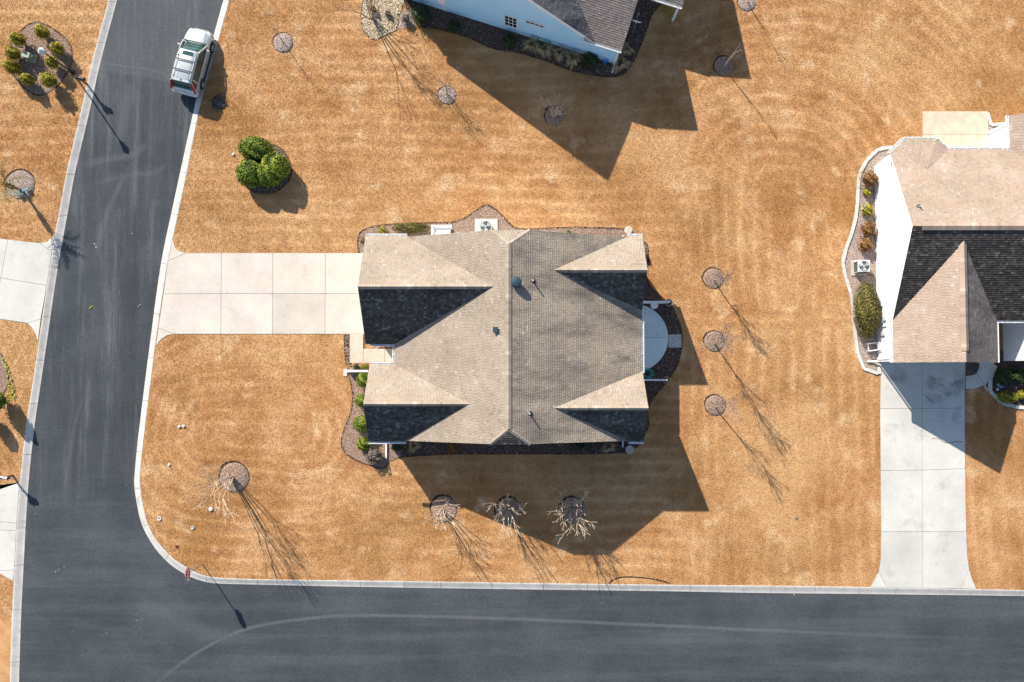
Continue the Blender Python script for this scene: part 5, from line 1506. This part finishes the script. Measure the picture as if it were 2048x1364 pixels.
for sx in (-.35, .35):
    mb = MB(); mb.box((sx, .1, 1.0), (.5, .5, .14)); mb.box((sx, -.18, 1.25), (.46, .14, .55)); mb.build("seat", M['f_grey'], car)

# ------------------------------------------------------------------ street furniture
sg_ = empty("stop_sign", W(405, 1128)); tag(sg_, "red octagonal stop sign on a thin post at the street corner", "sign")
sgd = Vector((1, .10, 0)).normalized()            # the way the sign faces
sgs = Vector((0, 0, 1)).cross(sgd)                # reader's right
mb = MB(); mb.box((0, 0, 1.45), (.05, .05, 2.9), .2); mb.build("post", M['alu'], sg_)
def octa(r, off, th):
    mb = MB(); vs = []
    for k in (0, th):
        for i in range(8):
            a = math.pi / 8 + i * math.pi / 4
            vs.append(sgs * (r * math.cos(a)) + Vector((0, 0, 2.52 + r * math.sin(a))) + sgd * (off + k))
    mb.add(vs, [tuple(range(8)), tuple(range(8, 16))[::-1]] + [(i, (i + 1) % 8, 8 + (i + 1) % 8, 8 + i) for i in range(8)])
    return mb
octa(.41, .030, .006).build("border", M['signwhite'], sg_)
pl = octa(.385, .0375, .004).build("plate", M['signred'], sg_)
fc = bpy.data.curves.new("lettering", 'FONT'); fc.body = "STOP"; fc.size = .40; fc.align_x = 'CENTER'; fc.align_y = 'CENTER'; fc.extrude = .002; fc.offset = .012
fo = bpy.data.objects.new("lettering_tmp", fc); COL.objects.link(fo)
bpy.context.view_layer.update()
me = bpy.data.meshes.new_from_object(fo.evaluated_get(bpy.context.evaluated_depsgraph_get()))
COL.objects.unlink(fo); bpy.data.objects.remove(fo)
me.materials.clear(); me.materials.append(M['signwhite'])
Ml = Matrix((sgs, Vector((0, 0, 1)), sgd)).transposed().to_4x4(); Ml.translation = Vector((0, 0, 2.52)) + sgd * .047
me.transform(Ml)
link_mesh("lettering", me, pl)

lp = empty("street_lamp", W(146, 145)); tag(lp, "black lamp post with pale lantern leaning over the island bed", "lamp")
mb = MB(); mb.lathe((0, 0, 0), [(.16, 0), (.15, .3), (.09, .42), (.06, .6), (.045, 3.2), (.06, 3.25), (.07, 3.32)], 14); mb.build("post", M['black'], lp)
mb = MB(); mb.lathe((0, 0, 3.32), [(.09, 0), (.19, .34), (.19, .36)], 6); mb.build("lantern_glass", M['lampglass'], lp)
mb = MB(); mb.lathe((0, 0, 3.685), [(.24, 0), (.23, .04), (.10, .16), (.04, .22), (.01, .27)], 6); mb.build("lantern_cap", M['lampglass'], lp)
mb = MB()
for i in range(6):
    a = i * math.pi / 3; mb.tube((.095 * math.cos(a), .095 * math.sin(a), 3.32), (.195 * math.cos(a), .195 * math.sin(a), 3.68), .012, n=5)
mb.build("lantern_frame", M['black'], lp)

def mailbox(label, u, v, rz, box_mat, off):
    o = empty("mailbox", W(u, v), rz); tag(o, label, "mailbox", "kerbside mailboxes")
    mb = MB(); mb.box((0, 0, .68), (.10, .10, 1.36)); mb.build("post", M['black'], o)
    mb = MB(); mb.bar((0, 0, 1.02), (.46, 0, 1.02), .09, .07); mb.bar((0, 0, .7), (.3, 0, 1.0), .06, .05); mb.build("arm", M['black'], o)
    mb = MB(); n = 10; vs = []
    for x in (off - .26, off + .26):
        vs += [(x, -.10, 1.06), (x, .10, 1.06)] + [(x, .10 * math.cos(math.pi * i / n), 1.19 + .10 * math.sin(math.pi * i / n)) for i in range(n + 1)]
    k = n + 3
    mb.add(vs, [tuple(range(k))[::-1], tuple(range(k, 2 * k))] + [(i, (i + 1) % k, k + (i + 1) % k, k + i) for i in range(k)])
    bx = mb.build("box", box_mat, o)
    mb = MB(); mb.box((off + .265, 0, 1.17), (.012, .16, .18)); mb.build("door", M['black'], bx)
    mb = MB(); mb.box((off, .115, 1.27), (.03, .01, .2)); mb.build("flag", M['signred'], bx)
    return o
mailbox("black mailbox with glossy rounded top beside the island bed kerb", 174, 168, R(-12), M['black'], .2)
mailbox("grey mailbox on a dark post beside the lower left drive", 26, 951, R(-6), M['alu'], .12)
# transformer cabinet
tc = empty("transformer_cabinet", W(64, 117), R(-15)); tag(tc, "small pale green utility cabinet among the island shrubs", "cabinet")
mb = MB(); mb.box((0, 0, .05), (.62, .55, .10)); mb.build("plinth", M['edging'], tc)
mb = MB(); mb.box((0, 0, .42), (.52, .42, .64)); b_ = mb.build("case", M['greenbox'], tc); bevel(b_, .02)
mb = MB(); mb.box((.262, 0, .42), (.02, .36, .5)); dr_ = mb.build("door", M['greenbox'], tc)
mb = MB(); mb.box((.275, .05, .5), (.01, .16, .12)); mb.build("warning_label", M['signwhite'], dr_)
def cap(label, u, v, r, h=.05, hole=False, mat='pvc', name="utility_cap"):
    o = empty(name, W(u, v)); tag(o, label, "cap", "small covers set in the lawn"); r *= .72
    mb = MB(); mb.lathe((0, 0, .01), [(r, 0), (r, h), (r * .82, h + .015), (r * .8, h + .015)] if not hole else [(r, 0), (r, h), (r * .6, h), (r * .55, .03)], 18); mb.build("collar" if hole else "lid", M[mat], o)
    mb = MB(); mb.lathe((0, 0, .012), [(r * .5, 0), (r * .5, .022), (r * .2, .03 if hole else h + .03)], 12); mb.build("core" if hole else "knob", M['black'] if hole else M[mat], o)
cap("white round cap, left of the pair in the front lawn", 359, 853, .13, .08); cap("white round cap, right of the pair in the front lawn", 368, 852, .13, .08)
cap("single white round cap near the kerb bend", 339, 929, .12, .06); cap("largest white round cap beside the pale front tree", 422, 1018, .19, .07)
cap("white ring with dark middle nearest the kerb bend", 319, 1037, .19, .06, True); cap("white ring with dark middle above the stop sign", 385, 1055, .16, .06, True)
cap("small dark brown cover near the stop sign", 354, 1093, .11, .03, False, 'soil'); cap("white cap left of the green shrub clump", 467, 309, .12, .07)
cap("grey sprinkler ring alone in the right lawn", 1592, 1035, .12, .05, True, 'alu')

# ------------------------------------------------------------------ things round the middle house
def condenser(label, u, v, top_mat, square=True, rz=0.0):
    o = empty("air_conditioner", W(u, v), rz); tag(o, label, "air conditioner", "air conditioners by the walls")
    mb = MB()
    if square: mb.box((0, 0, .45), (.82, .82, .70))
    else: mb.lathe((0, 0, .1), [(.40, 0), (.42, .05), (.42, .62), (.43, .66)], 28)
    c_ = mb.build("casing", M['ac'] if not square else M['ac_white'], o)
    if square: bevel(c_, .07)
    m2 = MB()
    for i in range(26 if square else 30):
        if square:
            for ax in range(2):
                for s in (-1, 1):
                    t = -.33 + .66 * (i / 25)
                    m2.box((t, s * .408, .45) if ax else (s * .408, t, .45), (.012, .02, .58) if ax else (.02, .012, .58))
        else:
            a = i * 2 * math.pi / 30; m2.box((.42 * math.cos(a), .42 * math.sin(a), .42), (.02, .012, .58), a)
    l_ = m2.build("louvres", M['ac_dark'], c_); l_["kind"] = "stuff"
    zt_ = .80 if square else .765
    mb = MB(); mb.lathe((0, 0, zt_), [(.35, 0), (.35, .012), (.02, .014)], 28); mb.build("fan_well", M['ac_dark'], o)
    mb = MB()
    for k in range(3):
        a = k * 2.094 + .5; n = Vector((math.cos(a), math.sin(a), 0)); s = Vector((-n.y, n.x, 0))
        mb.add([n * .06 + Vector((0, 0, zt_ + .02)), n * .31 + s * -.13 + Vector((0, 0, zt_ + .018)), n * .33 + s * .05 + Vector((0, 0, zt_ + .035)), n * .25 + s * .17 + Vector((0, 0, zt_ + .045))], [(0, 1, 2, 3)])
    mb.tube((0, 0, zt_ + .01), (0, 0, zt_ + .05), .07, n=12); f_ = mb.build("fan", M['ac'], o); f_["kind"] = "stuff"
    mb = MB()
    for r_ in (.10, .17, .24, .30, .36):
        n = 28
        for i in range(n): mb.tube((r_ * math.cos(6.2832 * i / n), r_ * math.sin(6.2832 * i / n), zt_ + .06), (r_ * math.cos(6.2832 * (i + 1) / n), r_ * math.sin(6.2832 * (i + 1) / n), zt_ + .06), .004, n=3, cap=False)
    for i in range(8): mb.tube((0, 0, zt_ + .065), (.37 * math.cos(i * .785), .37 * math.sin(i * .785), zt_ + .06), .005, n=3, cap=False)
    g_ = mb.build("guard", top_mat, o); g_["kind"] = "stuff"
    return o
a_ = condenser("round-topped grey air conditioner on white pad north of the house", 972, 457, M['ac'], False)
mb = MB(); mb.box((.02, -.02, .045), (1.55, 1.35, .09)); mb.build("pad", M['edging'], a_)
a_ = condenser("square pale air conditioner in the bed by the white wall", 1718, 535, M['alu'], True)
mb = MB(); mb.box((-.05, -.03, .04), (1.05, 1.05, .08)); mb.build("pad", M['walk'], a_)
mb = MB(); mb.tube((.35, -.38, .2), (.9, -.62, .25), .03); mb.build("pipe", M['black'], a_)
# white screen beside the condenser
sc_ = empty("vinyl_screen", W(890, 464)); tag(sc_, "low white vinyl screen panels between hedge and round air conditioner", "screen")
for (x0, y0, x1, y1) in ((-.75, .20, .45, .20), (-.75, .20, -.75, -.45)):
    mb = MB(); n = 8 if x1 != x0 else 5
    for i in range(n):
        m2 = MB(); t0, t1 = i / n + .004, (i + 1) / n - .004
        m2.bar((x0 + (x1 - x0) * t0, y0 + (y1 - y0) * t0, .55), (x0 + (x1 - x0) * t1, y0 + (y1 - y0) * t1, .55), .03, .95); m2.build("board", M['trim'], sc_)
    mb.bar((x0, y0, 1.06), (x1, y1, 1.06 if x1 != x0 else 1.067), .16, .05); mb.build("rail", M['trim'], sc_)
for (x, y) in ((-.75, .2), (.45, .2), (-.75, -.45)):
    mb = MB(); mb.box((x, y, .56), (.11, .11, 1.12)); mb.box((x, y, 1.14), (.15, .15, .04)); mb.build("post", M['trim'], sc_)
mb = MB(); mb.prism([(-.74, -.4), (.42, -.4), (.42, .16), (-.74, .16)], .02, .95); mb.build("pool_pump_cover", M['trim'], sc_)
pp = empty("paved_strip", W(930, 476)); tag(pp, kind="structure")
mb = MB(); mb.box((0, 0, .04), (1.6, .75, .06)); mb.build("slab", M['drive'], pp)
# splash pads where the downspouts end
for (u, v, lab) in ((1257, 461, "round pale splash pad under the north downspout"), (1259, 899, "round greyish splash pad under the shaded south downspout")):
    o = empty("splash_pad", W(u, v)); tag(o, lab, "pad", "splash pads at the downspouts")
    mb = MB(); mb.lathe((0, 0, .01), [(.28, 0), (.28, .05), (.24, .06)], 20); mb.build("disc", M['edging'], o)
    mb = MB(); mb.lathe((0, 0, .072), [(.24, 0), (.24, .012), (.2, .014)], 20); mb.build("rim", M['walk'], o)
# step and low wall by the porch
o = empty("porch_wall", W(712, 742)); tag(o, "low white garden wall between porch shrubs and front bed", "wall")
mb = MB(); mb.box((.18, 0, .2), (1.35, .12, .4)); mb.build("panel", M['siding'], o)
mb = MB(); mb.box((.18, 0, .42), (1.4, .14, .04)); mb.build("coping", M['trim'], o)
mb = MB(); mb.box((-.72, -.1, .03), (.24, .5, .05)); mb.build("foot_slab", M['edging'], o)
# back patio: two white fence panels, table, hose, planters, stepping stone
def panel(label, u0, v0, u1, v1):
    a, b = W(u0, v0, 1.0), W(u1, v1, 1.0); m = (a + b) / 2
    o = empty("fence_panel", (m.x, m.y, 0)); tag(o, label, "fence", "white fence panels by the back patio")
    L = (b - a).length; n = 12
    for i in range(n):
        mb = MB(); mb.box((-L / 2 + L * (i + .5) / n, 0, .52), (L / n - .008, .025, .86)); mb.build("board", M['trim'], o)
    for z in (.08, .98):
        mb = MB(); mb.box((0, 0, z), (L, .10, .07)); mb.build("rail", M['trim'], o)
    for s in (-1, 1):
        mb = MB(); mb.box((s * L / 2, 0, .53), (.11, .11, 1.06)); mb.box((s * L / 2, 0, 1.08), (.14, .14, .03)); mb.build("post", M['trim'], o)
panel("white fence panel above the round patio table", 1287, 603, 1338, 604)
panel("white fence panel below the coiled green hose", 1287, 759, 1332, 761)
o = empty("round_table", W(1305, 612)); tag(o, "small round white table between patio and fence panel", "table")
mb = MB(); mb.lathe((0, 0, .68), [(.24, 0), (.255, .015), (.255, .04), (.02, .045)], 26); mb.build("table_top", M['trim'], o)
for k in range(3):
    a = k * 2.094; mb = MB(); mb.tube((.16 * math.cos(a), .16 * math.sin(a), .68), (.22 * math.cos(a), .22 * math.sin(a), .03), .015); mb.build("leg", M['pvc'], o)
o = empty("garden_hose", W(1295, 747)); tag(o, "coiled teal garden hose at the bottom of the back patio", "hose")
mb = MB(); rr = random.Random(2); pv = None
for i in range(150):
    a = i * .25; rad = .18 + .14 * abs(math.sin(i * .031)) + rr.uniform(-.006, .006)
    q = Vector((rad * math.cos(a) + .03 * math.sin(i * .05), rad * math.sin(a), .11 + .0011 * i))
    if pv is not None: mb.tube(pv, q, .016, n=5, cap=False)
    pv = q
mb.build("coil", M['teal'], o); mb = MB(); mb.tube(pv, pv + Vector((.1, .06, .02)), .02, .012, 8); mb.build("nozzle", M['alu'], o)
for (u, v, lab, mt) in ((1331, 760, "terracotta ring planter at the lower fence panel end", 'terracotta'), (1336, 606, "pale clay planter at the upper fence panel end", 'walk')):
    o = empty("planter", W(u, v)); tag(o, lab, "planter", "planters at the fence ends")
    mb = MB(); mb.lathe((0, 0, 0), [(.17, 0), (.22, .30), (.25, .31), (.25, .36), (.21, .36), (.20, .28), (.02, .27)], 22); mb.build("pot", M[mt], o)
    mb = MB(); mb.lathe((0, 0, .275), [(.195, 0), (.1, .02), (.01, .025)], 14); mb.build("compost", M['soil'], o)
o = empty("pebble_paver", W(1349.5, 682)); tag(o, "square white speckled pebble paver at the patio edge", "paver")
mb = MB(); mb.box((0, 0, .03), (.88, .88, .05)); mb.build("slab", M['edging'], o)
mb = MB(); rr = random.Random(6)
for i in range(16):
    for k in range(16):
        x, y = -.41 + i * .0547 + rr.uniform(-.008, .008), -.41 + k * .0547 + rr.uniform(-.008, .008)
        mb.lathe((x, y, .053), [(.026 * rr.uniform(.7, 1), 0), (.015, .012)], 6, rnd=rr.random())
pb_ = mb.build("pebbles", M['pebble'], o); pb_["kind"] = "stuff"
# ------------------------------------------------------------------ things round the neighbours
o = empty("garden_chair", W(1740, 694), R(8)); tag(o, "white metal chair frame in the bed below the bronzed hedge", "chair")
for (x, y) in ((-.32, -.24), (-.32, .24), (.32, -.24), (.32, .24)):
    mb = MB(); mb.tube((x, y, 0), (x, y, .42 if x < 0 else .85), .025); mb.build("leg", M['trim'], o)
for (a, b) in (((-.34, -.24, .43), (.34, -.24, .43)), ((-.34, .24, .43), (.34, .24, .43)), ((-.32, -.24, .445), (-.32, .24, .445)), ((.32, -.24, .445), (.32, .24, .445))):
    mb = MB(); mb.bar(a, b, .06, .03); mb.build("seat_rail", M['trim'], o)
for z in (.62, .84):
    mb = MB(); mb.bar((.32, -.24, z), (.32, .24, z), .03, .06); mb.build("back_rail", M['trim'], o)
o = empty("satellite_dish", W(1265, 66)); tag(o, "white satellite dish on a pole beside the top house", "dish")
mb = MB(); mb.tube((0, 0, 0), (0, 0, 1.5), .03); mb.build("pole", M['alu'], o)
mb = MB(); vs = []; n = 18; dd = Vector((.25, .85, .45)).normalized(); s1 = dd.cross(Vector((0, 0, 1))).normalized(); s2 = s1.cross(dd)
for r_, dp in ((.02, 0.0), (.15, .015), (.28, .055), (.38, .11)):
    for i in range(n):
        a = 6.2832 * i / n; vs.append(Vector((0, .05, 1.55)) + s1 * r_ * 1.05 * math.cos(a) + s2 * r_ * math.sin(a) + dd * dp)
mb.add(vs, [(k * n + i, k * n + (i + 1) % n, (k + 1) * n + (i + 1) % n, (k + 1) * n + i) for k in range(3) for i in range(n)] + [tuple(range(n))]); mb.build("reflector", M['trim'], o, smooth=True)
mb = MB(); e_ = Vector((0, .05, 1.5)) - s2 * .3; f_ = Vector((0, .05, 1.55)) + dd * .55; mb.tube(e_, f_, .015); mb.box(f_, (.09, .12, .09)); mb.build("feed_arm", M['alu'], o)
o = empty("hose_reel", W(1209, 127)); tag(o, "dark blue hose reel against the top house wall corner", "hose reel")
mb = MB()
for k in range(6):
    n = 20; r_ = .17 + .018 * (k % 3)
    for i in range(n): mb.tube((r_ * math.cos(6.2832 * i / n), -.06 + .03 * k, .35 + r_ * math.sin(6.2832 * i / n)), (r_ * math.cos(6.2832 * (i + 1) / n), -.06 + .03 * k, .35 + r_ * math.sin(6.2832 * (i + 1) / n)), .014, n=4, cap=False)
mb.build("coil", M['bluepaint'], o)
mb = MB(); mb.bar((-.2, -.1, .02), (-.2, .14, .02), .04, .04); mb.bar((.2, -.1, .02), (.2, .14, .02), .04, .04); mb.bar((-.2, 0, .03), (0, 0, .36), .03, .03); mb.bar((.2, 0, .03), (0, 0, .36), .03, .03); mb.build("stand", M['black'], o)
o = empty("garden_ornament", W(1992, 774)); tag(o, "blue bird-shaped garden ornament with white balls in the entry bed", "ornament")
mb = MB(); mb.tube((0, 0, 0), (0, 0, .5), .015); mb.build("stake", M['alu'], o)
mb = MB(); mb.add([(-.02, -.02, .5), (.02, -.02, .5), (.02, .02, .52), (-.02, .02, .52), (-.24, .03, .58), (.26, .02, .56), (0, -.06, .54), (0, .1, .53)], [(0, 1, 2, 3), (3, 0, 6, 4), (2, 1, 6, 5), (3, 4, 7), (2, 5, 7), (4, 6, 5, 7)]); mb.build("wings", M['bluepaint'], o)
for (x, y, z) in ((.05, .18, .2), (0, -.16, .18)):
    mb = MB(); mb.lathe((x, y, z - .1), [(.02, 0), (.07, .03), (.1, .1), (.07, .17), (.02, .2)], 12); mb.build("ball", M['pvc'], o, smooth=True)
o = empty("fallen_leaf", W(182, 615, ZR)); tag(o, "curled yellow leaf lying alone on the asphalt of the side street", "leaf")
mb = MB(); mb.add([(-.16, -.12, .01), (.02, -.05, .05), (.14, .16, .02), (-.05, .05, .06), (-.02, -.1, .02), (.1, .02, .03)], [(0, 4, 1, 3), (1, 5, 2, 3)]); mb.build("blade", M['f_yellow'], o)

# ------------------------------------------------------------------ turf: blades of the dormant lawn
def turf(per_m2=105):
    x0, x1, y0, y1 = -38.5, 38.5, -16.5, 28.5
    n = int((x1 - x0) * (y1 - y0) * per_m2)
    rg = np.random.default_rng(11)
    px = rg.uniform(x0, x1, n); py = rg.uniform(y0, y1, n)
    k = inside(px, py, lawn_polys['east']) | inside(px, py, lawn_polys['west'])
    for e in EXCL: 
        ex = np.array([q[0] for q in e]); ey = np.array([q[1] for q in e])
        m = (px > ex.min()) & (px < ex.max()) & (py > ey.min()) & (py < ey.max()) & k
        idx = np.nonzero(m)[0]
        if len(idx): k[idx[inside(px[idx], py[idx], e)]] = False
    px, py = px[k], py[k]; n = len(px)
    NB_ = 3
    V = np.zeros((n, NB_, 3, 3), dtype=np.float32)
    a0 = rg.uniform(0, 6.28, n)
    for b in range(NB_):
        a = a0 + b * 2.09 + rg.uniform(-.5, .5, n)
        L = rg.uniform(0.04, 0.09, n); w = rg.uniform(0.020, 0.040, n); h = rg.uniform(0.010, 0.042, n)
        ox = px + rg.uniform(-.05, .05, n); oy = py + rg.uniform(-.05, .05, n)
        ca, sa = np.cos(a), np.sin(a)
        V[:, b, 0] = np.stack([ox - sa * w, oy + ca * w, np.full(n, .002)], 1)
        V[:, b, 1] = np.stack([ox + sa * w, oy - ca * w, np.full(n, .002)], 1)
        V[:, b, 2] = np.stack([ox + ca * L, oy + sa * L, h], 1)
    rn = np.repeat(np.clip(rg.normal(0.5, 0.17, n * NB_), 0, 1), 3)
    me = np_mesh("dry_grass", V.reshape(-1, 3), np.arange(n * NB_ * 3, dtype=np.int32), 3, rn, M['lawn'])
    o = link_mesh("dry_grass", me)
    tag(o, "short tan dormant grass covering the lawns around the houses", "grass", kind="stuff")
turf()
